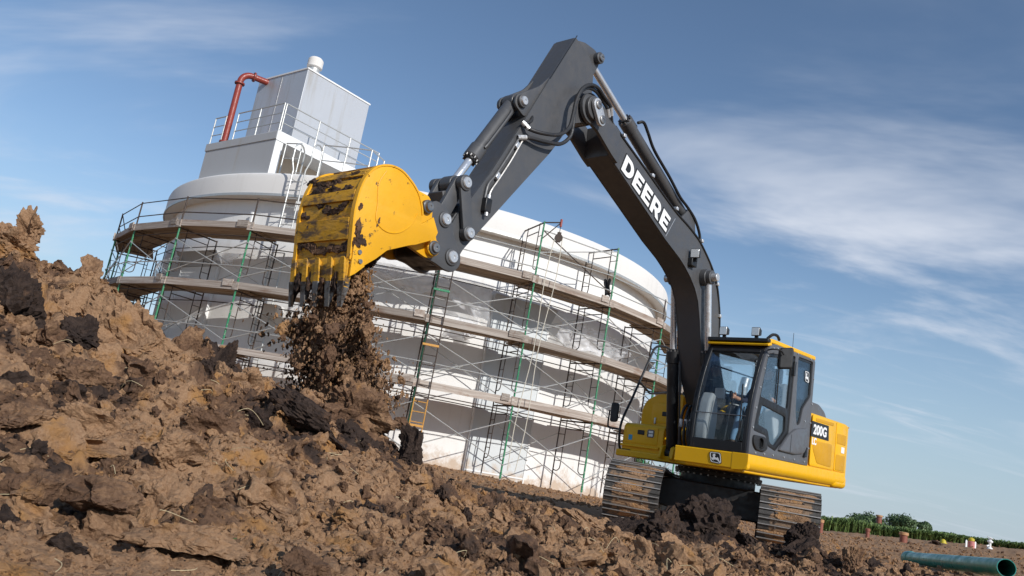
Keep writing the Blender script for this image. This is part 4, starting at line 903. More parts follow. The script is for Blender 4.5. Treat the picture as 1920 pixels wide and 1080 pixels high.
# lettering DEERE on the left side of the boom
def letters():
    O = Vector((4.075, 4.785)); ux = (Vector((2.765, 4.29))-O); Lg = ux.length; ux.normalize(); uy = Vector((ux.y*1, -ux.x*1)); uy = Vector((-ux.y, ux.x)) if uy.y < 0 else uy
    H = .262; t = .25; g = .085
    E_ = ([(0, 0), (.80, 0), (.80, .235), (.29, .235), (.29, .385), (.72, .385), (.72, .61), (.29, .61), (.29, .765), (.80, .765), (.80, 1), (0, 1)], [], .80)
    Dq = [(0, 0), (.45, 0)]+[(.45+.5*math.sin(R_(a)), .5-.5*math.cos(R_(a))) for a in range(12, 180, 12)]+[(.45, 1), (0, 1)]
    Dh = [(.29, .235), (.44, .235)]+[(.44+.23*math.sin(R_(a)), .5-.265*math.cos(R_(a))) for a in range(20, 180, 20)]+[(.44, .765), (.29, .765)]
    Rq = [(0, 0), (.29, 0), (.29, .31), (.40, .31), (.62, 0), (.95, 0), (.69, .36)]+[(.56+.31*math.sin(R_(a)), .66-.34*math.cos(R_(a))) for a in range(30, 180, 15)]+[(.56, 1), (0, 1)]
    Rh = [(.29, .53), (.50, .53)]+[(.50+.12*math.sin(R_(a)), .65-.12*math.cos(R_(a))) for a in range(30, 180, 30)]+[(.50, .77), (.29, .77)]
    seq = [(Dq, [Dh], .95), E_, E_, (Rq, [Rh], .93), E_]
    tot = sum(w for _, _, w in seq)+.14*4; kx = Lg/(tot*H); x = 0
    for q, hs, w in seq:
        def fn(u, v, ww, x=x):
            p = O+ux*((u+x)*H*kx)+uy*(v*H); return (p.x, W0+.009+ww, p.y)
        plate('letter_outline', [(u, v) for u, v in [(u, v) for u, v in grow(q, .055)]], [], .002, fn, M['black'], boom)
        fn2 = lambda u, v, ww, x=x: (lambda p: (p.x, W0+.0115+ww, p.y))(O+ux*((u+x)*H*kx)+uy*(v*H))
        plate('letter', q, hs, .002, fn2, M['white'], boom); x += w+.14
def grow(poly, d):
    out = []; n = len(poly); P = [Vector(p) for p in poly]; ar = sum(P[i-1].x*P[i].y-P[i].x*P[i-1].y for i in range(n)); sg = 1 if ar > 0 else -1
    for i in range(n):
        a = (P[i]-P[i-1]).normalized(); b = (P[(i+1) % n]-P[i]).normalized(); na = Vector((a.y, -a.x))*sg; nb_ = Vector((b.y, -b.x))*sg; m = na+nb_
        if m.length < .2: m = na
        m = m/max(m.dot(na), .35); out.append(tuple(P[i]+m*d))
    return out
letters()
def work_lamp(x, y, z, parent, s=.15, face=(1, 0, 0)):
    f = Vector(face).normalized(); q = f.to_track_quat('X', 'Z').to_matrix()
    r = MB().hexa([Vector((x, y, z))+q @ Vector(v) for v in ((-.5*s, -.32*s, -.3*s), (.35*s, -.5*s, -.5*s), (.35*s, .5*s, -.5*s), (-.5*s, .32*s, -.3*s))], [Vector((x, y, z))+q @ Vector(v) for v in ((-.5*s, -.32*s, .3*s), (.35*s, -.5*s, .5*s), (.35*s, .5*s, .5*s), (-.5*s, .32*s, .3*s))]).build('work_lamp', M['black'], parent, bevel=.01)
    MB().box(Vector((x, y, z))+f*s*.36, (.012, s*.84, s*.84), q).build('lens', M['lens'], r, bevel=.003)
    MB().box(Vector((x, y, z))+Vector((0, 0, -s*.62)), (.03, .05, s*.35)).build('stalk', M['black'], r)
    return r
work_lamp(1.98, W0+.10, 4.18, boom, .15, (1, .15, -.05))
MB().box((1.96, W0+.04, 4.05), (.16, .08, .12)).build('lamp_bracket', M['black'], boom, bevel=.01)
# tubes along the boom
tubes = [(4.34, 5.28), (4.11, 5.19), (3.5, 4.98), (2.65, 4.68), (2.17, 4.56), (1.81, 4.45), (1.50, 4.28), (1.25, 4.10), (1.05, 3.88), (.93, 3.62), (.86, 3.4), (.80, 3.0)]
for dy, dz in ((.205, .02), (.16, .05), (-.05, .05)): MB().path(catmull([(x-.02, dy, z+dz) for x, z in tubes], 4), .018, 8).build('hydraulic_tube', M['black'], boom)
for x, z in ((4.11, 5.21), (3.3, 4.93), (2.55, 4.68), (1.7, 4.43), (1.05, 3.9), (.87, 3.42)): MB().box((x, .18, z+.04), (.06, .12, .05)).build('tube_clamp', M['pin'], boom, bevel=.006)
# ---- arm cylinder
ac = cylinder('arm_cylinder', (1.98, 0, 4.80), (4.82, 0, 6.06), .655, .092, .05, 'grey', False, .10, .09)
MB().path(catmull([(3.70, .13, 5.62), (3.60, .16, 5.66), (3.46, .16, 5.56), (3.2, .13, 5.40), (2.7, .12, 5.18), (2.35, .13, 4.98), (2.1, .13, 4.90), (1.85, .14, 4.78), (1.66, .14, 4.60), (1.6, .14, 4.42)], 5), .022, 8).build('hydraulic_tube', M['black'], EX)
MB().path(catmull([(3.70, -.1, 5.66), (3.4, -.12, 5.58), (2.7, -.12, 5.25), (2.2, -.1, 5.0), (1.9, -.1, 4.8)], 5), .02, 8).build('hydraulic_tube', M['black'], EX)
# ---- arm
AW = .165
armp = [(5.36, 6.09), (5.02, 5.97), (4.90, 5.80), (4.87, 5.50)]+circ(4.93, 5.29, .205, 10, 150, 285)+[(5.19, 4.99), (5.52, 4.48), (6.12, 3.70), (6.72, 2.91)]+circ(6.92, 2.775, .135, 10, 230, 400)+[(6.98, 3.05), (6.86, 3.30), (6.70, 3.52), (6.49, 3.86), (6.06, 4.68), (5.74, 5.33)]
arm = MB().prism(armp, -AW+.012, AW-.012, 'y').build('arm', M['grey'], EX, bevel=.008)
for s in (-1, 1):
    plate('side_plate', roundpoly(armp, .03, 3), [], .014, xz(s*(AW-.004)), M['grey'], arm)
    plate('cylinder_lug', roundpoly([(5.34, 6.08), (5.10, 6.155), (4.86, 6.16), (4.75, 6.09), (4.76, 5.98), (4.90, 5.70), (5.0, 5.75)], .05), [], .04, xz(s*.105), M['grey'], arm, .006)
    plate('bucket_cylinder_lug', roundpoly([(5.62, 5.50), (5.86, 5.20), (6.10, 5.02), (6.24, 4.92), (6.24, 4.80), (6.05, 4.72), (5.8, 5.0)], .05), [], .035, xz(s*.125), M['grey'], arm, .006)
    MB().tube((4.82, s*.12, 6.06), (4.82, s*.185, 6.06), .07, 20).build('pin_boss', M['black'], arm, bevel=.006)
    pincap(4.82, 6.06, s*.18, .055, arm, 'steel'); pincap(6.14, 4.88, s*.165, .055, arm)
MB().box((5.53, AW+.004, 5.74), (.86, .004, .012), Matrix.Rotation(R_(63), 3, 'Y')).build('weld_seam', M['black'], arm)
# ---- bucket cylinder, links, coupler
bc = cylinder('bucket_cylinder', (6.14, 0, 4.88), (6.89, 0, 3.60), .70, .085, .046, 'grey', True, .10, .08)
for s in (-1, 1):
    plate('rocker_link', capsule((6.90, 3.60), (6.735, 3.09), .075, .07), [], .04, xz(s*.212), M['grey'], EX, .006)
    pincap(6.90, 3.60, s*.235, .062, EX); pincap(6.735, 3.09, s*.235, .06, EX)
    plate('coupler_plate', roundpoly([(7.34, 3.22), (7.26, 3.29), (7.10, 3.26), (7.0, 3.16), (6.93, 3.0), (6.79, 2.84), (6.77, 2.72), (6.86, 2.62), (7.0, 2.62), (7.15, 2.66), (7.27, 2.66), (7.33, 2.72), (7.33, 2.90), (7.38, 3.06)], .05), [], .05, xz(s*.20), M['grey'], EX, .008)
    pincap(7.10, 3.13, s*.228, .062, EX); pincap(6.92, 2.775, s*.228, .066, EX)
    plate('bucket_link', capsule((6.90, 3.60), (7.10, 3.13), .085, .085), [], .06, xz(s*.13), M['grey'], EX, .008)
MB().box((7.0, 0, 3.36), (.10, .22, .25), Matrix.Rotation(R_(23), 3, 'Y')).build('link_web', M['grey'], EX, bevel=.01)
MB().tube((7.10, -.2, 3.13), (7.10, .2, 3.13), .06, 16).build('link_pin', M['steel'], EX)
MB().tube((6.92, -.2, 2.775), (6.92, .2, 2.775), .07, 16).build('tip_pin', M['steel'], EX)
MB().prism(roundpoly([(7.05, 2.64), (7.32, 2.68), (7.34, 3.15), (7.15, 3.0), (7.0, 2.85)], .03), -.17, .17, 'y').build('coupler_body', M['black'], EX, bevel=.02)
MB().path(catmull([(6.72, .12, 3.45), (6.88, .13, 3.25), (6.98, .13, 3.05), (7.08, .12, 2.92)], 5), .018, 8).build('coupler_hose', M['rubber'], EX)
MB().path(catmull([(6.70, .05, 3.45), (6.92, .03, 3.3), (7.04, .05, 3.08), (7.1, .06, 2.95)], 5), .018, 8).build('coupler_hose', M['rubber'], EX)
plate('safety_label', [(7.24, 2.86), (7.20, 2.78), (7.30, 2.72), (7.335, 2.88), (7.30, 2.98)], [], .003, xz(.2275), M['white'], EX)
# ---- bucket
BW = .42
bprof = sm([(8.315, 2.20), (8.34, 2.44), (8.375, 2.74), (8.375, 2.90), (8.35, 3.06), (8.29, 3.19), (8.20, 3.28), (8.07, 3.33), (7.94, 3.33), (7.83, 3.285), (7.74, 3.23), (7.67, 3.16), (7.61, 3.04), (7.58, 2.92)], 3)
bucket = ribbon(bprof, -BW+.013, BW-.013, .022, -1).build('bucket', M['bucket_back'], EX, ang=25)
sidep = bprof+[(7.44, 3.03), (7.35, 2.90), (7.38, 2.82), (7.61, 2.70), (7.69, 2.67), (7.94, 2.55), (8.05, 2.44), (8.27, 2.26)]
sidep_far = bprof+[(7.61, 2.70), (7.69, 2.67), (7.94, 2.55), (8.05, 2.44), (8.27, 2.26)]
for s in (-1, 1):
    plate('side_plate', sidep if s > 0 else sidep_far, [], .026, xz(s*BW), M['bucket'], bucket, .005)
    ribbon(bprof[2:-2], s*BW-.03 if s > 0 else s*BW-.02, s*BW+.02 if s > 0 else s*BW+.03, .018, 1).build('side_rim', M['bucket'], bucket)
    plate('hinge_ear', roundpoly([(7.95, 3.25), (7.60, 3.28), (7.42, 3.27), (7.35, 3.18), (7.33, 3.02), (7.24, 2.90), (7.19, 2.78), (7.22, 2.68), (7.33, 2.65), (7.55, 2.70), (7.9, 2.75)], .04), [], .05, xz(s*.27), M['bucket'], bucket, .008)
    MB().tube((7.29, s*.25, 2.765), (7.29, s*.345, 2.765), .085, 22).build('pin_boss', M['bucket'], bucket, bevel=.008); pincap(7.29, 2.765, s*.345, .052, bucket, 'steel')
    MB().tube((7.44, s*.25, 3.15), (7.44, s*.32, 3.15), .07, 22).build('pin_boss', M['bucket'], bucket, bevel=.008); pincap(7.44, 3.15, s*.32, .05, bucket, 'steel')
    plate('side_cutter', [(8.325, 2.20), (8.34, 2.50), (8.22, 2.42), (8.18, 2.33), (8.27, 2.24)], [], .03, xz(s*(BW+.022)), M['bucket'], bucket, .006)
    for x, z in ((8.27, 2.44), (8.245, 2.36)): MB().tube((x, s*(BW+.03), z), (x, s*(BW+.05), z), .022, 8).build('bolt', M['steel'], bucket)
# weld bead of the round side stiffener
MB().path(catmull([(8.12, BW+.014, 3.27), (8.18, BW+.014, 3.12), (8.15, BW+.014, 2.93), (8.13, BW+.014, 2.78), (8.00, BW+.014, 2.72), (7.85, BW+.014, 2.75), (7.72, BW+.014, 2.86), (7.65, BW+.014, 3.0)], 6), .008, 6).build('weld_bead', M['bucket'], bucket)
for a, b in ((4, 7), (9, 12), (14, 17), (20, 23)):
    ribbon([(x, z) for x, z in bprof[a:b]], -BW+.02, BW-.04, .022, 1).build('wear_strip', M['bucket_back'], bucket, bevel=.004)
MB().prism([(8.29, 2.14), (8.335, 2.14), (8.352, 2.36), (8.33, 2.40)], -BW, BW, 'y').build('cutting_edge', M['bucket_back'], bucket, bevel=.005)
for i in range(5):
    y = -.375+i*.1875
    t = MB().hexa([(8.285, y-.042, 2.10), (8.345, y-.042, 2.10), (8.345, y+.042, 2.10), (8.285, y+.042, 2.10)], [(8.27, y-.035, 2.27), (8.385, y-.035, 2.38), (8.385, y+.035, 2.38), (8.27, y+.035, 2.27)]).build('tooth_adapter', M['bucket_back'], bucket, bevel=.008)
    MB().hexa([(8.305, y-.028, 1.925), (8.322, y-.028, 1.925), (8.322, y+.028, 1.925), (8.305, y+.028, 1.925)], [(8.272, y-.045, 2.16), (8.358, y-.045, 2.16), (8.358, y+.045, 2.16), (8.272, y+.045, 2.16)]).build('tooth', M['tooth'], bucket, bevel=.005)
brnd = random.Random(12)
M['mud'] = soil_mat('bucket_mud', False, .30)
for row, (z0, z1) in enumerate(((2.46, 2.54), (2.60, 2.70), (2.80, 2.90), (2.97, 3.05), (3.10, 3.17))):     # soil packed between the wear strips
    for i in range(7):
        y = -.36+i*.12+brnd.uniform(-.03, .03)
        if brnd.random() < .25: continue
        z = brnd.uniform(z0, z1); x = float(np.interp(z, [2.2, 2.44, 2.74, 2.9, 3.06, 3.19], [8.315, 8.34, 8.375, 8.375, 8.35, 8.29]))
        link('stuck_soil', clod_mesh('stuck_soil', 900+row*10+i, 3, (brnd.uniform(.016, .03), brnd.uniform(.06, .12), brnd.uniform(.03, .06)), M['mud'], 3, .5, .3, .3), bucket, (x, y, z), (brnd.uniform(-.2, .2), 0, 0))
for i, (x, z, sz) in enumerate(((8.31, 2.62, (.045, .022, .07)), (8.29, 2.54, (.05, .025, .06)), (8.325, 2.70, (.03, .018, .06)), (8.24, 2.55, (.045, .018, .03)), (8.33, 2.85, (.02, .014, .04)), (8.10, 2.78, (.014, .01, .05)), (8.32, 2.46, (.03, .02, .04)), (8.30, 2.34, (.03, .02, .03)))):
    link('stuck_soil', clod_mesh('stuck_soil', 980+i, 3, sz, M['mud'], 3, .5, .3, .3), bucket, (x, BW+.012, z), (0, brnd.uniform(-.4, .4), 0))
for i in range(4):
    link('stuck_soil', clod_mesh('stuck_soil', 960+i, 3, (.055, .07, .10), M['mud'], 4, .5, .3, .3), bucket, (8.31, -.28+i*.1875, 2.16))
# ---- hoses at the arm joint
def hose(pts, r=.024, mat='rubber', name='hydraulic_hose'): return MB().path(catmull(pts, 6), r, 10).build(name, M[mat], EX)
h1 = [(6.12, .19, 4.62), (6.05, .24, 4.56), (5.86, .30, 4.57), (5.59, .32, 4.66), (5.42, .32, 4.82), (5.39, .33, 5.0), (5.38, .34, 5.18), (5.31, .35, 5.37), (5.15, .34, 5.50), (4.97, .33, 5.54), (4.79, .31, 5.5), (4.58, .28, 5.45), (4.50, .25, 5.35), (4.42, .22, 5.28)]
h2 = [(6.15, .18, 4.42), (6.02, .24, 4.46), (5.77, .29, 4.5), (5.52, .30, 4.57), (5.36, .30, 4.72), (5.33, .30, 4.87), (5.35, .31, 5.09), (5.33, .31, 5.28), (5.16, .30, 5.46), (4.96, .29, 5.51), (4.79, .27, 5.48), (4.61, .25, 5.42), (4.52, .23, 5.32), (4.44, .2, 5.26)]
for h in (h1, h2):
    o = hose(h)
    for i in (0, -3):
        a, b = Vector(h[i]), Vector(h[i+1]); d = (b-a).normalized(); MB().tube(a, a+d*.11, .032, 10).build('fitting', M['pin'], o)
hose([(5.95, -.05, 4.95), (5.90, .08, 4.86), (5.98, .2, 4.70), (6.1, .2, 4.60)], .02)
MB().path(catmull([(6.13, .185, 4.42), (6.28, .185, 4.12), (6.42, .185, 3.86), (6.51, .185, 3.72), (6.53, .185, 3.56)], 4), .016, 8).build('hydraulic_tube', M['grey'], arm)
MB().path(catmull([(6.06, .19, 4.44), (6.22, .19, 4.10), (6.37, .19, 3.82), (6.46, .19, 3.66), (6.48, .19, 3.55)], 4), .016, 8).build('hydraulic_tube', M['steel'], arm)
for x, z in ((6.16, 4.32), (6.40, 3.86)): MB().box((x, .19, z), (.08, .05, .05), Matrix.Rotation(R_(60), 3, 'Y')).build('tube_clamp', M['pin'], arm, bevel=.006)
vv = MB().box((6.50, .20, 3.48), (.10, .07, .16)).build('valve_block', M['black'], arm, bevel=.01)
for z in (3.38, 3.58): MB().tube((6.50, .215, z-.02), (6.50, .215, z+.02), .022, 8).build('valve_fitting', M['pin'], vv)
for i, y in enumerate((-.02, .06, .14)):
    MB().path(catmull([(1.15, y, 1.22), (1.30+.03*i, y, 1.45), (1.32, y, 1.75), (1.26, y+.01, 1.93), (1.18, y+.02, 1.96), (1.12, y+.02, 1.86), (1.10, y, 1.6), (1.0, y, 1.35)], 6), .021, 8).build('hydraulic_hose', M['rubber'], EX)
    MB().tube((1.315, y, 1.62), (1.318, y, 1.74), .028, 10).build('fitting', M['pin'], EX)
# ---- cab
YL, YR = 1.335, .385
fprof = sm([(1.795, 1.325), (1.798, 1.50), (1.785, 1.75), (1.735, 2.09), (1.62, 2.48), (1.50, 2.76), (1.42, 2.885), (1.33, 2.955)], 4)
cabside = fprof+[(1.15, 2.985), (-.30, 3.02), (-.37, 2.98), (-.37, 1.33)]
doorp = roundpoly([(1.42, 2.80), (.44, 2.93), (.47, 1.73), (.90, 1.44), (1.20, 1.49), (1.28, 1.63), (1.71, 1.66), (1.60, 2.13)], [.05, .05, .03, .04, .05, .05, .04, .05])
rearw = roundpoly([(.33, 2.945), (-.28, 2.965), (-.28, 2.40), (-.02, 2.18), (.06, 1.93), (.19, 1.90), (.27, 2.1)], .05)
cab = plate('cab', cabside, [doorp, rearw], .05, xz(YL-.025), M['cabgrey'], EX, .010)
upw = roundpoly([(1.545, 2.16), (1.395, 2.75), (.545, 2.87), (.56, 2.10)], .04)
low = roundpoly([(1.47, 2.05), (.61, 1.98), (.59, 1.76), (.92, 1.51), (1.10, 1.545), (1.20, 1.72), (1.55, 1.76)], .05)
door = plate('door', doorp, [upw, low], .03, xz(YL-.03), M['black'], cab, .004)
plate('window', upw, [], .006, xz(YL-.032), M['glass'], door); plate('window', low, [], .006, xz(YL-.032), M['glass'], door)
plate('quarter_window', rearw, [], .006, xz(YL-.03), M['glass_dark'], cab)
plate('window_border', grow(rearw, -.0), [grow(rearw, -.035 if sum(rearw[i-1][0]*rearw[i][1]-rearw[i][0]*rearw[i-1][1] for i in range(len(rearw))) else 0)], .02, xz(YL-.03), M['black'], cab)
MB().tube((.97, YL-.02, 2.12), (.985, YL-.02, 2.84), .010, 6).build('window_divider', M['black'], door)
MB().prism([(.47, 2.62), (.53, 2.62), (.52, 2.84), (.46, 2.84)], YL, YL+.03, 'y').build('door_hinge', M['black'], cab, bevel=.006)
pan = roundpoly([(.86, 1.46), (.52, 1.73), (.28, 1.84), (-.16, 1.90), (-.20, 1.62), (-.10, 1.50), (.25, 1.455)], .06)
plate('lower_cover', pan, [], .06, xz(YL+.012), M['cabgrey'], cab, .02)
MB().box((.47, YL+.043, 1.60), (.012, .004, .27)).build('cover_joint', M['black'], cab)
plate('hinge_pocket', roundpoly([(-.12, 1.44), (-.24, 1.46), (-.22, 1.62)], .03), [], .05, xz(YL+.012), M['black'], cab, .01)
hr_ = roundpoly([(1.73, 1.60), (1.33, 1.605), (1.23, 1.46), (1.34, 1.39), (1.62, 1.40), (1.73, 1.48)], .06)
plate('handle_recess', hr_, [circ(1.48, 1.50, .075)], .05, xz(YL+.005), M['blackplastic'], door, .012)
plate('recess_back', circ(1.48, 1.50, .09), [], .01, xz(YL-.005), M['black'], door)
MB().path(catmull([(1.46, YL+.02, 1.58), (1.45, YL+.05, 1.55), (1.46, YL+.05, 1.46), (1.48, YL+.02, 1.43)], 4), .016, 8).build('door_handle', M['black'], door)
sc = MB()
for x, z in ((1.745, 1.70), (1.70, 1.98), (1.625, 2.28), (1.54, 2.56), (1.46, 2.76), (1.28, 2.90), (1.15, 2.925), (.95, 2.945), (.60, 2.955), (.38, 2.985), (-.15, 2.995), (-.335, 2.7), (-.335, 2.3), (-.335, 2.0), (-.335, 1.6), (1.6, 1.36), (1.3, 1.37), (1.0, 1.38), (.6, 1.385), (.2, 1.385), (-.2, 1.385), (-.1, 2.0)):
    sc.tube((x, YL, z), (x, YL+.014, z), .013, 8)
sc.build('screw', M['pin'], cab)
plate('right_wall', cabside, [roundpoly([(1.60, 1.95), (1.36, 2.80), (-.22, 2.90), (-.25, 1.95)], .06)], .05, xz(YR+.025), M['black'], cab, .008)
plate('right_window', roundpoly([(1.62, 1.93), (1.37, 2.82), (-.24, 2.92), (-.27, 1.93)], .06), [], .006, xz(YR+.02), M['glass'], cab)
plate('back_wall', [(YR+.05, 1.34), (YL-.05, 1.34), (YL-.05, 3.0), (YR+.05, 3.0)], [roundpoly([(YR+.12, 2.10), (YL-.12, 2.10), (YL-.12, 2.88), (YR+.12, 2.88)], .06)], .04, yz(-.35), M['cabgrey'], cab, .006)
plate('rear_window', roundpoly([(YR+.11, 2.09), (YL-.11, 2.09), (YL-.11, 2.89), (YR+.11, 2.89)], .06), [], .006, yz(-.35), M['glass'], cab)
for bz in (2.28, 2.62): MB().tube((1.50 if bz < 2.5 else 1.42, YR-.03, bz), (-.3, YR-.03, bz+.03), .013, 8).build('window_guard_bar', M['black'], cab)
MB().box((.72, .85, 1.345), (2.1, .92, .03)).build('floor', M['interior_dark'], cab)
# windscreen frame follows the curved front
zi = lambda z0, z1: [p for p in fprof if z0-.001 <= p[1] <= z1+.001]
ribbon(fprof, YR, YR+.075, .05, -1).build('front_pillar', M['black'], cab, bevel=.006)
ribbon(fprof, YL-.11, YL-.052, .05, -1).build('front_pillar', M['black'], cab, bevel=.006)
ribbon([(1.795, 1.325), (1.798, 1.38), (1.80, 1.47)], YR+.076, YL-.111, .05, -1).build('sill_bar', M['black'], cab, bevel=.006)
ribbon([p for p in fprof if p[1] > 2.80], YR+.076, YL-.111, .05, -1).build('header_bar', M['black'], cab, bevel=.006)
ribbon([(x-.02, z) for x, z in fprof if 1.45 < z < 2.84], YR+.06, YL-.10, .006, -1).build('windscreen', M['glass'], cab)
MB().tube((1.775, YR+.07, 1.84), (1.775, YL-.10, 1.84), .008, 6).build('windscreen_split', M['cabgrey'], cab)
# wiper
MB().path(catmull([(1.80, 1.16, 1.50), (1.77, 1.15, 1.90), (1.68, 1.10, 2.30)], 4), .011, 6).build('wiper', M['black'], cab)
# roof with yellow edge
rfp = roundpoly([(1.34, YR-.01), (1.40, YR+.1), (1.40, YL-.1), (1.34, YL+.005), (-.38, YL+.005), (-.40, YL-.1), (-.40, YR+.1), (-.38, YR-.01)], .05)
rfm = MB().prism(rfp, 2.985, 3.055, 'z')
rfm.v = [(x, y, z-.03*max(0, (x-.9)/.5)+.018*(1-(x+.4)/1.8)) for x, y, z in rfm.v]
roof = rfm.build('roof', M['yellow'], cab, bevel=.02, seg=3)
MB().box((1.43, .85, 2.985), (.10, .96, .055)).build('lamp_bar', M['black'], roof, bevel=.01)
MB().prism(roundpoly([(1.34, 2.93), (1.47, 2.90), (1.48, 2.93), (1.36, 2.975)], .01), YR-.01, YL+.0, 'y').build('brow_trim', M['yellow'], roof, bevel=.006)
MB().prism(roundpoly([(.95, .5), (.95, 1.2), (-.25, 1.2), (-.25, .5)], .1), 3.05, 3.085, 'z').build('roof_panel', M['yellow'], roof, bevel=.015)
for y in (.62, 1.13): work_lamp(1.44, y, 3.105, roof, .135, (1, -.05, .0))
MB().path(catmull([(1.40, 1.28, 3.02), (1.34, 1.33, 3.09), (1.2, 1.34, 3.10), (1.1, 1.33, 3.06)], 5), .022, 8).build('grab_bar', M['black'], roof)
MB().tube((-.22, 1.0, 3.06), (-.22, 1.0, 3.42), .004, 5).build('antenna', M['black'], roof)
MB().box((.1, 1.22, 3.07), (.08, .06, .04)).build('roof_clip', M['yellow'], roof, bevel=.01)
mm_ = MB().path(catmull([(1.47, YL, 2.84), (1.50, 1.42, 2.85), (1.42, 1.50, 2.85), (1.36, 1.53, 2.80)], 4), .012, 8).build('mirror_arm', M['black'], cab)
mbx = MB().prism(roundpoly([(1.40, 2.62), (1.66, 2.59), (1.66, 2.90), (1.40, 2.93)], .05), -.055, .055, 'z')
mq = Matrix.Rotation(R_(38), 3, 'Z')
mbx.v = [tuple(Vector((1.27, 1.52, 0))+mq @ Vector((v[2]*.9, -(v[0]-1.53)*.78, v[1]))) for v in mbx.v]
mbx.build('mirror', M['blackplastic'], mm_, bevel=.03, seg=3)
# interior
SX = .20
def shx(o):
    o.location.x += SX; return o
seat = MB().prism(roundpoly([(-.12, 1.86), (.42, 1.90), (.44, 1.98), (.38, 2.02), (-.12, 1.98)], .04), .60, 1.08, 'y').build('seat', M['interior_dark'], cab, bevel=.03); shx(seat)
MB().prism(roundpoly([(-.14, 1.92), (-.02, 1.96), (-.06, 2.50), (-.16, 2.56), (-.24, 2.50)], .05), .61, 1.07, 'y').build('backrest', M['interior'], seat, bevel=.04)
MB().prism(roundpoly([(-.20, 2.54), (-.08, 2.54), (-.10, 2.78), (-.20, 2.78)], .05), .70, .98, 'y').build('headrest', M['interior_dark'], seat, bevel=.04)
MB().prism(roundpoly([(-.05, 1.4), (.35, 1.4), (.32, 1.86), (-.05, 1.86)], .04), .64, 1.04, 'y').build('seat_base', M['interior_dark'], seat, bevel=.02)
for y, mm in ((.52, 'interior_dark'), (1.14, 'interior')):
    c_ = MB().prism(roundpoly([(-.1, 1.45), (.42, 1.45), (.62, 1.95), (.60, 2.06), (.05, 2.10), (-.1, 2.05)], .05), y-.075, y+.075, 'y').build('console', M[mm], cab, bevel=.02); shx(c_)
    MB().tube((.55, y, 2.05), (.60, y, 2.20), .013, 8).lathe([(.02, 0), (.032, .03), (.03, .10), (.015, .13)], (.60, y, 2.16), (.25, 0, 1), 12).build('joystick', M['black'], c_)
    MB().box((.48, y, 2.085), (.16, .12, .02)).build('switch_panel', M['interior'], c_, bevel=.005)
MB().prism(roundpoly([(1.42, 1.36), (1.72, 1.36), (1.74, 1.66), (1.68, 2.02), (1.58, 2.17), (1.44, 2.10), (1.38, 1.80)], .06), .43, .62, 'y').build('front_trim', M['interior'], cab, bevel=.04, seg=3)
MB().box((1.36, .60, 2.17), (.05, .20, .17), Matrix.Rotation(R_(-25), 3, 'Z')).build('monitor', M['interior'], cab, bevel=.015)
plate('label_card', [(1.15, 1.86), (1.30, 1.86), (1.30, 2.02), (1.15, 2.02)], [], .004, xz(.40), M['white'], cab)
plate('label_card', [(1.15, 1.96), (1.30, 1.96), (1.30, 2.00), (1.15, 2.00)], [], .004, xz(.405), M['label_o'], cab)
plate('label_card', [(1.00, 1.88), (1.12, 1.88), (1.12, 2.03), (1.00, 2.03)], [], .004, xz(.40), M['white'], cab)
for y in (.72, .94):
    MB().tube((1.35, y, 1.36), (1.22, y, 2.02), .012, 8).build('travel_lever', M['black'], cab); MB().box((1.32, y, 1.42), (.22, .11, .02), Matrix.Rotation(R_(-20), 3, 'Y')).build('pedal', M['black'], cab, bevel=.005)
# ---- running-deer badge: shield, rim and animal
deer = [(575, 440), (598, 472), (606, 446), (618, 464), (632, 436), (655, 430), (660, 470), (692, 500), (660, 508), (655, 560), (700, 584), (745, 590), (758, 555), (776, 588), (792, 608), (802, 660), (872, 738), (848, 758), (752, 676), (700, 660), (650, 664), (600, 632), (638, 690), (614, 704), (562, 652), (536, 606), (600, 596), (606, 545), (578, 522), (600, 500), (586, 474)]
def badge(name, fn, parent, inv=False):
    nrm = lambda p: ((p[0]-690)/450, (585-p[1])/465)
    sh = roundpoly([(-.49, .48), (.36, .48), (.49, -.38), (.40, -.49), (-.36, -.43), (-.50, .2)], [.16, .22, .12, .12, .14, .1], 5)
    b = plate(name, sh, [], .004, lambda u, v, w: fn(u, v, w), M['black'], parent)
    plate('rim', [(u*.90, v*.90) for u, v in sh], [[(u*.80, v*.80) for u, v in sh]], .003, lambda u, v, w: fn(u, v, w+.0035), M['white'], b)
    plate('deer_mark', [nrm(p) for p in deer], [], .003, lambda u, v, w: fn(u, v, w+.0035), M['white'], b)
badge('badge', lambda u, v, w: (1.8155+w, .86+u*.20, 1.215+v*.165), EX)
badge('badge', lambda u, v, w: (-.115-u*.20, YL-.022+w, 2.70+v*.19), cab)

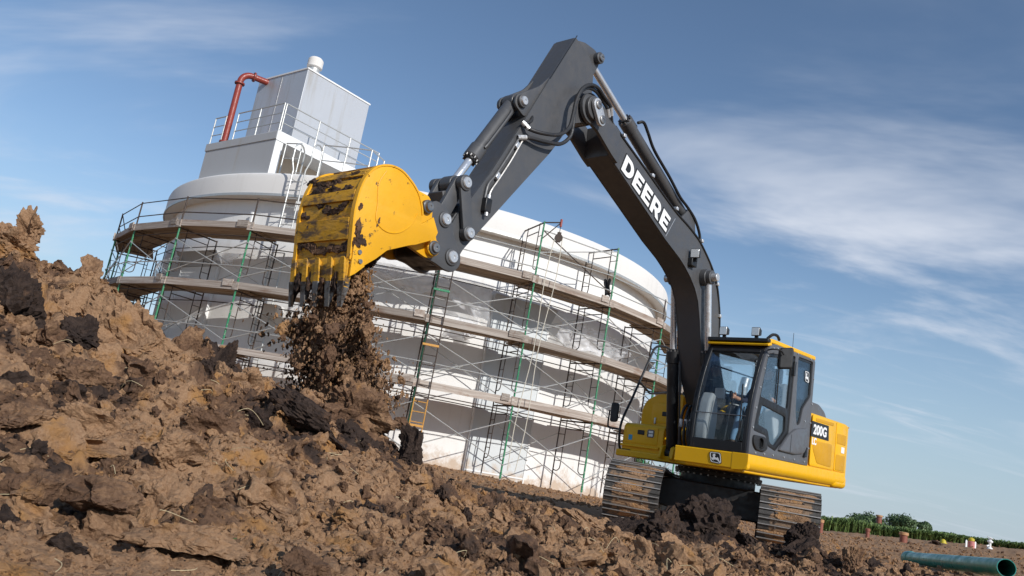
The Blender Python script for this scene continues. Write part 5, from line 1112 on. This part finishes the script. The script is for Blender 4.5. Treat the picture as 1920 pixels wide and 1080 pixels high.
# ------------------------------------------------------------------ operator seated in the cab
def person():
    V = []; Rr = []; E = []
    def add(p, r, par=None):
        V.append(p); Rr.append(r); i = len(V)-1
        if par is not None: E.append((par, i))
        return i
    pel = add((.10, .84, 2.06), (.15, .12)); ab = add((.08, .84, 2.20), (.145, .11), pel); ch = add((.06, .84, 2.38), (.165, .12), ab); nk0 = add((.06, .84, 2.50), (.10, .08), ch); nk = add((.08, .84, 2.56), (.052, .055), nk0)
    h0 = add((.10, .84, 2.63), (.075, .085), nk); h1 = add((.105, .84, 2.70), (.08, .10), h0); h2 = add((.095, .84, 2.77), (.06, .075), h1)
    nose = add((.20, .84, 2.675), (.016, .018), h0)
    for s in (-1, 1):
        ear = add((.09, .84+s*.088, 2.68), (.015, .03), h0)
        hp_ = add((.16, .84+s*.10, 2.05), (.09, .085), pel); kn = add((.58, .84+s*.14, 2.08), (.066, .066), hp_); an = add((.86, .84+s*.12, 1.55), (.045, .045), kn); he = add((.86, .84+s*.12, 1.46), (.045, .04), an); to = add((1.06, .84+s*.13, 1.43), (.045, .03), he)
        sh_ = add((.06, .84+s*.19, 2.44), (.072, .068), ch); el = add((.20, .84+s*.27, 2.18), (.048, .048), sh_); wr = add((.50, .84+s*.30, 2.20), (.030, .034), el); pa = add((.565, .84+s*.30, 2.215), (.022, .04), wr)
        for k in range(4):
            z = 2.245-.022*k; a = add((.61, .84+s*(.30-.015), z), (.0095, .0095), pa); b = add((.635, .84+s*.30, z), (.009, .009), a); add((.625, .84+s*.325, z-.004), (.008, .008), b)
        t1 = add((.56, .84+s*.27, 2.245), (.011, .011), pa); add((.60, .84+s*.272, 2.275), (.009, .009), t1)
    me = bpy.data.meshes.new('person'); me.from_pydata(V, E, []); ob = bpy.data.objects.new('person', me); COL.objects.link(ob)
    sk_ = ob.modifiers.new('skin', 'SKIN'); sk_.use_smooth_shade = True
    for i, d in enumerate(me.skin_vertices[0].data): d.radius = Rr[i]; d.use_root = (i == 0)
    su = ob.modifiers.new('sub', 'SUBSURF'); su.levels = 1; su.render_levels = 1
    dg = bpy.context.evaluated_depsgraph_get(); dg.update(); m2 = bpy.data.meshes.new_from_object(ob.evaluated_get(dg)); bpy.data.objects.remove(ob)
    mats = [paint('navy_work_shirt', (.018, .022, .045), .85, dirt=.2, dcol=(.10, .11, .14), scale=14), paint('blue_jeans', (.10, .19, .30), .85, dirt=.3, dcol=(.30, .42, .5), scale=8), paint('skin', (.42, .22, .14), .55, dirt=.1), paint('brown_boots', (.06, .035, .02), .6)]
    m2.materials.clear()
    for m in mats: m2.materials.append(m)
    for p in m2.polygons:
        c = p.center; p.use_smooth = True
        if c.z > 2.555: k = 2
        elif c.x > .42 and abs(c.y-.84) > .22 and c.z > 2.12: k = 2
        elif c.z < 1.53: k = 3
        elif c.z < 2.13 and not (abs(c.y-.84) > .2 and c.z > 2.11) : k = 1
        else: k = 0
        p.material_index = k
    o = link('person', m2); o.matrix_world = EXM @ Matrix.Translation((SX, 0, 0))
    tag(o, 'seated operator in dark shirt and blue jeans holding the levers inside the cab', 'person')
    cp = MB().lathe([(.102, .0), (.105, .03), (.095, .075), (.06, .105), (.01, .115)], (.095, .84, 2.735), (-.05, 0, 1), 20); cp.prism([(.14, .77), (.27, .79), (.285, .84), (.27, .89), (.14, .91)], 2.735, 2.748, 'z')
    cp.build('cap', M['cloth'], o)
    ey = MB()
    for s in (-1, 1): ey.lathe([(.002, -.012), (.010, -.008), (.012, 0), (.010, .008), (.002, .012)], (.182, .84+s*.034, 2.705), (1, 0, 0), 10)
    ey.build('eye', M['white'], o)
    MB().path([(.186, .812, 2.632), (.193, .84, 2.629), (.186, .868, 2.632)], .007, 6).build('mouth', paint('lips', (.35, .13, .1), .5), o)
person()

# ------------------------------------------------------------------ large clods of the heap
def BC(*a, **k): return big_clod(*a, **k)
BC('narrow tan earth spire on top of the heap at the far left', -4.18, 6.95, 1.84, (.10, .10, .20), (5, 8, 0), 'soil_tan', 201, 9, 5, rough=.35, fine=.14)
BC('tan lump at the foot of the earth spire', -4.28, 6.95, 1.66, (.22, .2, .16), (0, 10, 20), 'soil_tan', 202, rough=.3, fine=.12)
BC('large dark wet lump on the left edge of the heap', -3.62, 6.0, 1.02, (.30, .26, .30), (0, -35, 10), 'soil_dark', 203, 5, 5, rough=.25, fine=.1)
BC('smooth-faced brown slab standing on the crest left of the falling soil', -2.70, 7.15, 1.06, (.10, .10, .27), (12, 18, 15), 'soil_mid', 204, 9, 5, rough=.08, fine=.03)
BC('long black slab lying aslant below the falling soil', -1.32, 6.3, .64, (.40, .22, .14), (-18, 22, -8), 'soil_dark', 205, 6, 5, rough=.16, fine=.07)
BC('upright dark slab at the right-hand end of the heap', -.62, 7.3, .56, (.15, .12, .23), (8, -20, 10), 'soil_dark', 206, 8, 5, rough=.12, fine=.06)
BC('flat brown block at the left edge, half way down', -2.52, 4.6, .36, (.20, .17, .10), (8, 4, 10), 'soil_mid', 207, 9, 5, rough=.14, fine=.06)
BC('angular tan block left of centre with a lit top', -2.20, 4.75, .40, (.19, .16, .11), (-6, 10, 30), 'soil_tan', 208, 9, 5, rough=.10, fine=.05)
BC('low flat tan stone lying before the angular tan block', -2.00, 4.35, .32, (.18, .13, .06), (4, 2, -10), 'soil_tan', 209, 7, 5, rough=.12, fine=.05)
BC('blocky tan lump below the middle of the heap', -1.60, 4.5, .36, (.15, .15, .11), (10, 5, 40), 'soil_tan', 210, 9, 5, rough=.12, fine=.05)
BC('broad flat brown stone near the bottom left', -1.46, 3.4, .20, (.16, .12, .075), (5, 6, 12), 'soil_mid', 211, 7, 5, rough=.08, fine=.03)
BC('small tilted stone at the lower left edge', -1.62, 3.25, .20, (.11, .09, .06), (12, -10, 50), 'soil_mid', 212, 7, 5, rough=.09, fine=.04)
BC('smooth brown rock at the bottom edge', -.53, 3.0, .13, (.085, .08, .065), (0, 12, 30), 'soil_mid', 213, 6, 5, rough=.1, fine=.04)
BC('big black crumbly mound of wet soil between the two tracks', 2.62, 9.35, .28, (.42, .34, .34), (0, 8, 10), 'soil_dark', 214, 5, 5, .22, .10, crumb=.08)
BC('black crumbly lump left of the mound between the tracks', 2.08, 8.95, .12, (.38, .3, .28), (0, -6, 30), 'soil_dark', 215, 5, 5, .22, .10, crumb=.08)
BC('dark shaggy clod leaning against the right-hand track', 3.62, 9.2, .36, (.22, .16, .17), (20, -30, 20), 'soil_dark', 216, 6, 5, rough=.2, fine=.10, crumb=.09)
BC('dark sloping slab below the right-hand track', 3.38, 8.6, .22, (.34, .12, .14), (10, -35, 15), 'soil_dark', 217, 6, 5, rough=.15, fine=.07, crumb=.08)
BC('black crumbly ridge of wet soil running before the left-hand track', 1.62, 8.9, .05, (.34, .24, .2), (0, -10, 20), 'soil_dark', 231, 5, 5, .22, .1, crumb=.08)
BC('black crumbly lump right of the mound between the tracks', 3.05, 9.05, .14, (.3, .24, .2), (0, 10, 0), 'soil_dark', 232, 5, 5, .22, .1, crumb=.08)
BC('brown block standing alone right of the tracks', 3.72, 8.2, .26, (.13, .12, .17), (8, 20, 20), 'soil_mid', 218, 8, 5, rough=.14, fine=.06)
BC('brown broken block beside the upright slab', -.72, 6.9, .38, (.24, .2, .17), (5, 12, 20), 'soil_mid', 219, 8, 5, rough=.18, fine=.08)
BC('brown mass crowning the heap under the bucket', -1.12, 7.25, .78, (.30, .26, .22), (5, 15, 20), 'soil_mid', 220, 5, 5, rough=.3, fine=.14)
BC('dark upright lump in a cleft of the crest', -2.34, 6.95, .90, (.13, .14, .28), (8, 12, 0), 'soil_dark', 221, 6, 5, rough=.25, fine=.12)
BC('long cracked tan ledge across the lower left', -1.03, 3.25, .12, (.24, .12, .08), (0, 2, -4), 'soil_tan', 222, 8, 5, rough=.22, fine=.09)
BC('brown rock below the large dark lump', -2.72, 5.6, .66, (.20, .17, .13), (10, 8, 20), 'soil_mid', 223, 9, 5, rough=.12, fine=.05)
BC('large ochre bank of broken earth under the left crest', -2.98, 6.75, 1.04, (.42, .3, .30), (5, 18, 0), 'soil_tan', 224, 6, 5, .28, .12)
BC('brown boulder half buried left of the black slab', -1.72, 5.3, .50, (.17, .15, .13), (0, 5, 20), 'soil_mid', 225, 9, 5, rough=.13, fine=.05)
BC('dark overhanging lump in the hollow of the left bank', -3.15, 6.3, .95, (.18, .16, .16), (0, 20, 20), 'soil_dark', 226, 6, 5, rough=.22, fine=.1)
BC('split brown lump right of the heap in front of the tank', -.12, 7.2, .24, (.17, .15, .13), (0, 8, 40), 'soil_mid', 227, 8, 5, rough=.2, fine=.09)
BC('crumbly tan hump in the middle foreground', -.50, 4.4, .12, (.22, .2, .12), (0, 5, 10), 'soil_tan', 228, 5, 5, rough=.25, fine=.12)
BC('brown overhanging lump at the bottom centre', -.02, 4.7, .10, (.24, .2, .12), (0, 8, 0), 'soil_mid', 229, 6, 5, rough=.25, fine=.12)
BC('tan earth bank left of the left-hand track', 1.35, 8.9, .06, (.5, .3, .16), (0, 10, 10), 'soil_tan', 230, 5, 5, .3, .14)

# ------------------------------------------------------------------ soil falling from the bucket
def falling():
    rs = np.random.RandomState(9); P = []; Sx = []; Dk = []
    prof = [(2.40, 7.98, .18, .34), (2.15, 8.03, .20, .36), (1.92, 8.08, .23, .36), (1.72, 8.02, .34, .38), (1.50, 7.88, .48, .40), (1.30, 7.80, .52, .42), (1.16, 7.76, .48, .40), (1.08, 7.74, .34, .30)]
    zs = np.array([p[0] for p in prof])[::-1]; cx = np.array([p[1] for p in prof])[::-1]; wx = np.array([p[2] for p in prof])[::-1]; wy = np.array([p[3] for p in prof])[::-1]
    n = 27000; z = 1.08+1.32*rs.beta(1.0, 1.35, n); a = rs.uniform(0, 6.283, n); q = np.abs(rs.normal(0, .50, n)); q = np.where(q > 1.35, q*.6, q)
    lump = 1+.55*np.array([mnoise.fractal(Vector((math.cos(t)*1.7, math.sin(t)*1.7, zz*4.5)), 1, 2, 4) for t, zz in zip(a, z)])
    x = np.interp(z, zs, cx)+np.interp(z, zs, wx)*q*np.cos(a)*lump; y = np.interp(z, zs, wy)*q*np.sin(a)*lump
    z = z+.05*np.array([mnoise.noise(Vector((xx*6, yy*6, 3))) for xx, yy in zip(x, y)])-.10*(q > .8)*rs.rand(n)
    s = .0048*(1/np.maximum(rs.rand(n), .0015))**.53*rs.uniform(.7, 1.3, n); s = np.minimum(s, .085)
    # thin spray on the far side
    m = 900; z2 = rs.uniform(.7, 1.9, m); y2 = -.36-rs.exponential(.16, m); x2 = np.interp(z2, zs, cx)+rs.normal(0, .16, m); s2 = .007*(1/np.maximum(rs.rand(m), .01))**.42
    x = np.concatenate([x, x2]); y = np.concatenate([y, y2]); z = np.concatenate([z, z2]); s = np.concatenate([s, np.minimum(s2, .05)]); n += m
    W = np.array([EXM @ Vector((a_, b_, c_)) for a_, b_, c_ in zip(x, y, z)])
    dk = .0+.35*np.array([mnoise.noise(Vector(w)*5) for w in W])+rs.normal(0, .14, n)
    sc = s[:, None]*rs.uniform(.75, 1.25, (n, 3)); sc[:, 2] *= np.where(s < .02, 2.6, 1.5)
    rot = rs.normal(0, .22, (n, 3)); rot[:, 2] = rs.uniform(0, 6.28, n)
    instancer('falling_soil', W, rot, sc, rs.randint(0, 10, n), dk, 'brown soil pouring from the yellow bucket onto the heap')
falling()
o = link('soil_load', clod_mesh('soil_load', 611, 4, (.22, .34, .22), M['soil_dark'], 4, .3, .14)); o.matrix_world = EXM @ Matrix.Translation((8.02, 0, 2.55)); tag(o, 'dark soil still clinging inside the mouth of the bucket', 'soil')

# ------------------------------------------------------------------ straw, sprout
def straw():
    rs = random.Random(4); b = MB()
    for i in range(120):
        az = R_(rs.uniform(-34, 20)); r = rs.uniform(2.0, 7.2); x, y = r*math.sin(az), r*math.cos(az); L = rs.uniform(.04, .17)*(.6+r*.12)
        z = gz(x, y)+.025; a = rs.uniform(0, 6.28); d = Vector((math.cos(a), math.sin(a), rs.uniform(-.15, .5))).normalized()
        k = Vector((rs.uniform(-.2, .2), rs.uniform(-.2, .2), rs.uniform(0, .25)))*L; p = Vector((x, y, z)); b.path(catmull([p, p+d*L*.35+k*.8, p+d*L*.7+k, p+d*L], 2), .0007+.00022*r, 4)
    tag(b.build('dry_straw', M['grass']), 'dry straw stalks scattered on the foreground soil', None, None, 'stuff')
straw()
M['leaf'] = paint('sprout_leaf', (.05, .16, .03), .5, dirt=.1)
def sprout():
    x, y = -.95, 3.35; z = gz(x, y); o = empty('green_sprout', loc=(x, y, z)); tag(o, 'tiny green sprout growing between foreground clods', 'plant')
    for i in range(4):
        a = i*1.7; b = MB(); pts = []
        for j in range(6):
            t = j/5; c = Vector((math.cos(a), math.sin(a), 0))*(.05*t+.02*t*t)+Vector((0, 0, .09*t-.03*t*t)); w = .010*math.sin(math.pi*min(.95, t*.9+.1)); s_ = Vector((-math.sin(a), math.cos(a), 0)); pts += [c-s_*w, c+Vector((0, 0, .003)), c+s_*w]
        b.add(pts, [(3*j+k, 3*j+k+1, 3*j+4+k, 3*j+3+k) for j in range(5) for k in (0, 1)]); b.build('leaf', M['leaf'], o)
sprout()

# ------------------------------------------------------------------ green pipe on the right
def green_pipe():
    a = Vector((10.39, 20.0, .055)); b = Vector((8.55, 13.4, .345)); d = (b-a).normalized(); L = (b-a).length; ro, ri = .142, .131
    a.z = gz(a.x, a.y)*0+.08
    m = MB().lathe([(ri, 0), (ro, 0), (ro, L), (ri, L)], a, d, 36, cap=False)
    o = m.build('green_pipe', M['pvc']); tag(o, 'long green plastic sewer pipe lying on the bare soil at lower right', 'pipe')
    MB().lathe([(ri-.001, L-.002), (ri-.001, .002)], a, d, 36, cap=False).build('bore', M['pvc_in'], o)
    MB().lathe([(ro+.001, .02), (ro+.022, .03), (ro+.026, .30), (ro+.004, .40)], a, d, 36, cap=False).build('socket', M['pvc'], o)
green_pipe()
# ------------------------------------------------------------------ standpipes and marker stakes on the far site
def standpipe(x, y, h, r, label, cap=True, name='standpipe'):
    z = gz(x, y); o = empty(name, loc=(x, y, z-.05)); tag(o, label, 'pipe', 'red standpipes on the far site')
    MB().lathe([(r*.9, 0), (r, 0), (r, h), (r*.9, h)], (0, 0, 0), (0, 0, 1), 20).build('shaft', M['standpipe'], o)
    MB().lathe([(r*1.02, h-.10), (r*1.25, h-.09), (r*1.25, h+.03), (r*.8, h+.05)], (0, 0, 0), (0, 0, 1), 20).build('cap', M['pipecap' if cap else 'standpipe'], o)
standpipe(15.68, 38, .60, .10, 'red standpipe just right of the right-hand track', True)
standpipe(20.64, 44, .50, .10, 'dark red standpipe in front of the crop, second from the track', False)
standpipe(20.50, 40, .45, .17, 'wide red standpipe with tan cap left of the green pipe end')
standpipe(33.7, 70, 1.55, .22, 'tan-topped pipe rising behind the crop between the trees', True)
def stakes():
    for i, (x, y, h, lab) in enumerate(((24.7, 42, .36, 'white marker post left of the yellow-topped marker at far right'), (25.15, 42, .28, 'short white marker post right of the yellow-topped marker'))):
        o = empty('marker_stake', loc=(x, y, gz(x, y)-.05)); tag(o, lab, 'stake', 'white marker posts')
        MB().box((0, 0, h/2), (.09, .05, h)).build('post', M['white'], o, bevel=.008); MB().prism([(-.045, h), (.045, h), (0, h+.06)], -.025, .025, 'y').build('tip', M['white'], o)
    o = empty('hydrant', loc=(24.95, 42, gz(24.95, 42)-.14)); tag(o, 'pink and yellow topped marker box between two white posts', 'marker')
    MB().lathe([(.16, 0), (.16, .38), (.12, .42)], (0, 0, 0), (0, 0, 1), 16).build('body', paint('faded_red', (.55, .2, .18), .6), o)
    MB().lathe([(.13, .42), (.15, .44), (.14, .54), (.05, .60)], (0, 0, 0), (0, 0, 1), 16).build('cap', M['hivis'], o)
    o = empty('white_valve', loc=(25.9, 42, gz(25.9, 42)-.03)); tag(o, 'white valve stand at the far right edge of the crop', 'valve')
    MB().lathe([(.14, 0), (.12, .05), (.06, .1), (.06, .3), (.13, .33), (.13, .40), (.07, .43), (.07, .52)], (0, 0, 0), (0, 0, 1), 14).build('stem', M['white'], o)
    MB().lathe([(.13, -.02), (.16, 0), (.13, .02)], (0, 0, .55), (.3, -.2, 1), 16).build('wheel', M['white'], o); MB().tube((0, 0, .2), (-.16, 0, .12), .04, 8).build('outlet', M['white'], o)
    o = empty('hard_hat_marker', loc=(23.53, 42, gz(23.53, 42))); tag(o, 'yellow dome on the soil before the far crop', 'marker')
    MB().lathe([(.15, .0), (.14, .08), (.11, .15), (.05, .2), (.005, .21)], (0, 0, .05), (0, 0, 1), 18).build('dome', M['hivis'], o); MB().lathe([(.14, .03), (.19, .03), (.19, .05), (.14, .055)], (0, 0, .02), (0, 0, 1), 18).build('brim', M['hivis'], o)
    x, y = 23.1, 42; big_clod('dark clod beside the yellow dome far on the right', x, y, gz(x, y)+.06, (.3, .25, .16), (0, 0, 0), 'soil_dark', 240)
stakes()
# ------------------------------------------------------------------ crop and trees beyond the site
def leaf_mat(name, a, b):
    m, nt, bs = mat_new(name); L = nt.links.new; geo = nt.nodes.new('ShaderNodeNewGeometry')
    col = mx(nt, rng(nt, nz(nt, geo.outputs['Position'], .6, 4), .35, .65), a, b); col = mx(nt, mth(nt, 'MULTIPLY', geo.outputs['Random Per Island'], .6), col, tuple(x*1.5 for x in b))
    L(col, bs.inputs['Base Color']); bs.inputs['Roughness'].default_value = .6
    return m
M['crop'] = leaf_mat('crop_leaf', (.06, .105, .022), (.13, .19, .05)); M['foliage'] = leaf_mat('tree_leaf', (.028, .06, .02), (.07, .115, .04))
M['bark'] = paint('bark', (.10, .075, .055), .9, dirt=.2)
def crop():
    rs = np.random.RandomState(2); V = []; F = []
    n = 15000
    for i in range(n):
        az = R_(rs.uniform(5, 40)); r = 62+20*rs.rand()**1.6; x, y = r*math.sin(az), r*math.cos(az)
        V.append((x, y))
    V = np.array(V); H = base_h(V[:, 0], V[:, 1]); hn = fbm(V[:, 0]*.35, V[:, 1]*.35, V[:, 0]*0, 77, 3); out = []; fs = []
    for (x, y), z, k in zip(V, H, hn):
        az_ = math.degrees(math.atan2(x, y)); h = (1.0+.45*k+rs.uniform(-.15, .15))*(.95-.55*min(max((az_-22)/10, 0), 1)); z -= .05
        for j in range(5):
            a = rs.uniform(0, 6.28); w = rs.uniform(.025, .05); l = h*rs.uniform(.55, 1.0); dx, dy = math.cos(a), math.sin(a); o = len(out); b = rs.uniform(.12, .4)
            out += [(x-dy*w, y+dx*w, z+h*.1*j*.6), (x+dy*w, y-dx*w, z+h*.1*j*.6), (x+dx*b*.6+dy*w, y+dy*b*.6-dx*w, z+l), (x+dx*b*.6-dy*w, y+dy*b*.6+dx*w, z+l), (x+dx*b*1.3, y+dy*b*1.3, z+l*.86)]
            fs += [(o, o+1, o+2, o+3), (o+3, o+2, o+4)]
    me = bpy.data.meshes.new('crop_field'); me.from_pydata(out, [], fs); me.materials.append(M['crop']); o = link('crop_field', me); tag(o, 'tall green crop along the far edge of the site', None, None, 'stuff')
crop()
def tree(x, y, h, w, label, seed, top=None):
    rs = random.Random(seed); z = float(base_h(np.array([x]), np.array([y]))[0]) if top is None else top-.92*h; o = empty('tree', loc=(x, y, z-.1)); tag(o, label, 'tree', 'trees beyond the crop')
    t = MB(); t.path(catmull([(0, 0, 0), (.05, .03, h*.3), (-.04, 0, h*.55)], 4), .2, 8, radii=None)
    tips = []
    for i in range(9):
        a = rs.uniform(0, 6.28); p0 = Vector((0, 0, h*rs.uniform(.25, .5))); p2 = Vector((math.cos(a)*w*.35*rs.uniform(.4, 1), math.sin(a)*w*.35*rs.uniform(.4, 1), h*rs.uniform(.55, .85))); t.path([p0, p0.lerp(p2, .5)+Vector((0, 0, .1)), p2], .07, 6, radii=[.10, .06, .02]); tips.append(p2)
    t.build('trunk', M['bark'], o)
    V = []; F = []; cl = [(p, rs.uniform(.16, .26)*w) for p in tips]+[(Vector((rs.uniform(-.38, .38)*w, rs.uniform(-.38, .38)*w, h*rs.uniform(.35, .82))), rs.uniform(.12, .2)*w) for _ in range(14)]
    for c, r in cl:
        for i in range(330):
            d = Vector((rs.gauss(0, 1), rs.gauss(0, 1), rs.gauss(0, .8))).normalized()*r*rs.uniform(.5, 1.05); p = c+d; n = (d.normalized()+Vector((rs.gauss(0, .5), rs.gauss(0, .5), rs.gauss(0, .5)))).normalized(); u = n.orthogonal().normalized(); w_ = n.cross(u); s = rs.uniform(.09, .19); k = len(V)
            V += [p-u*s, p-w_*s*.55, p+u*s, p+w_*s*.55]; F.append((k, k+1, k+2, k+3))
    me = bpy.data.meshes.new('crown'); me.from_pydata(V, [], F); me.materials.append(M['foliage']); link('crown', me, o)
tree(50.9, 110, 3.2, 4.4, 'broad low tree behind the crop nearest the excavator', 1, 2.35)
tree(55.9, 110, 3.2, 4.0, 'rounded dark tree behind the crop, middle of the three', 2, 2.75)
tree(58.3, 109, 2.4, 2.0, 'small bush-like tree rightmost behind the crop', 3, 2.7)
tree(12.5, 64, 3.4, 5.5, 'green tree seen under the machine between its tracks', 4)
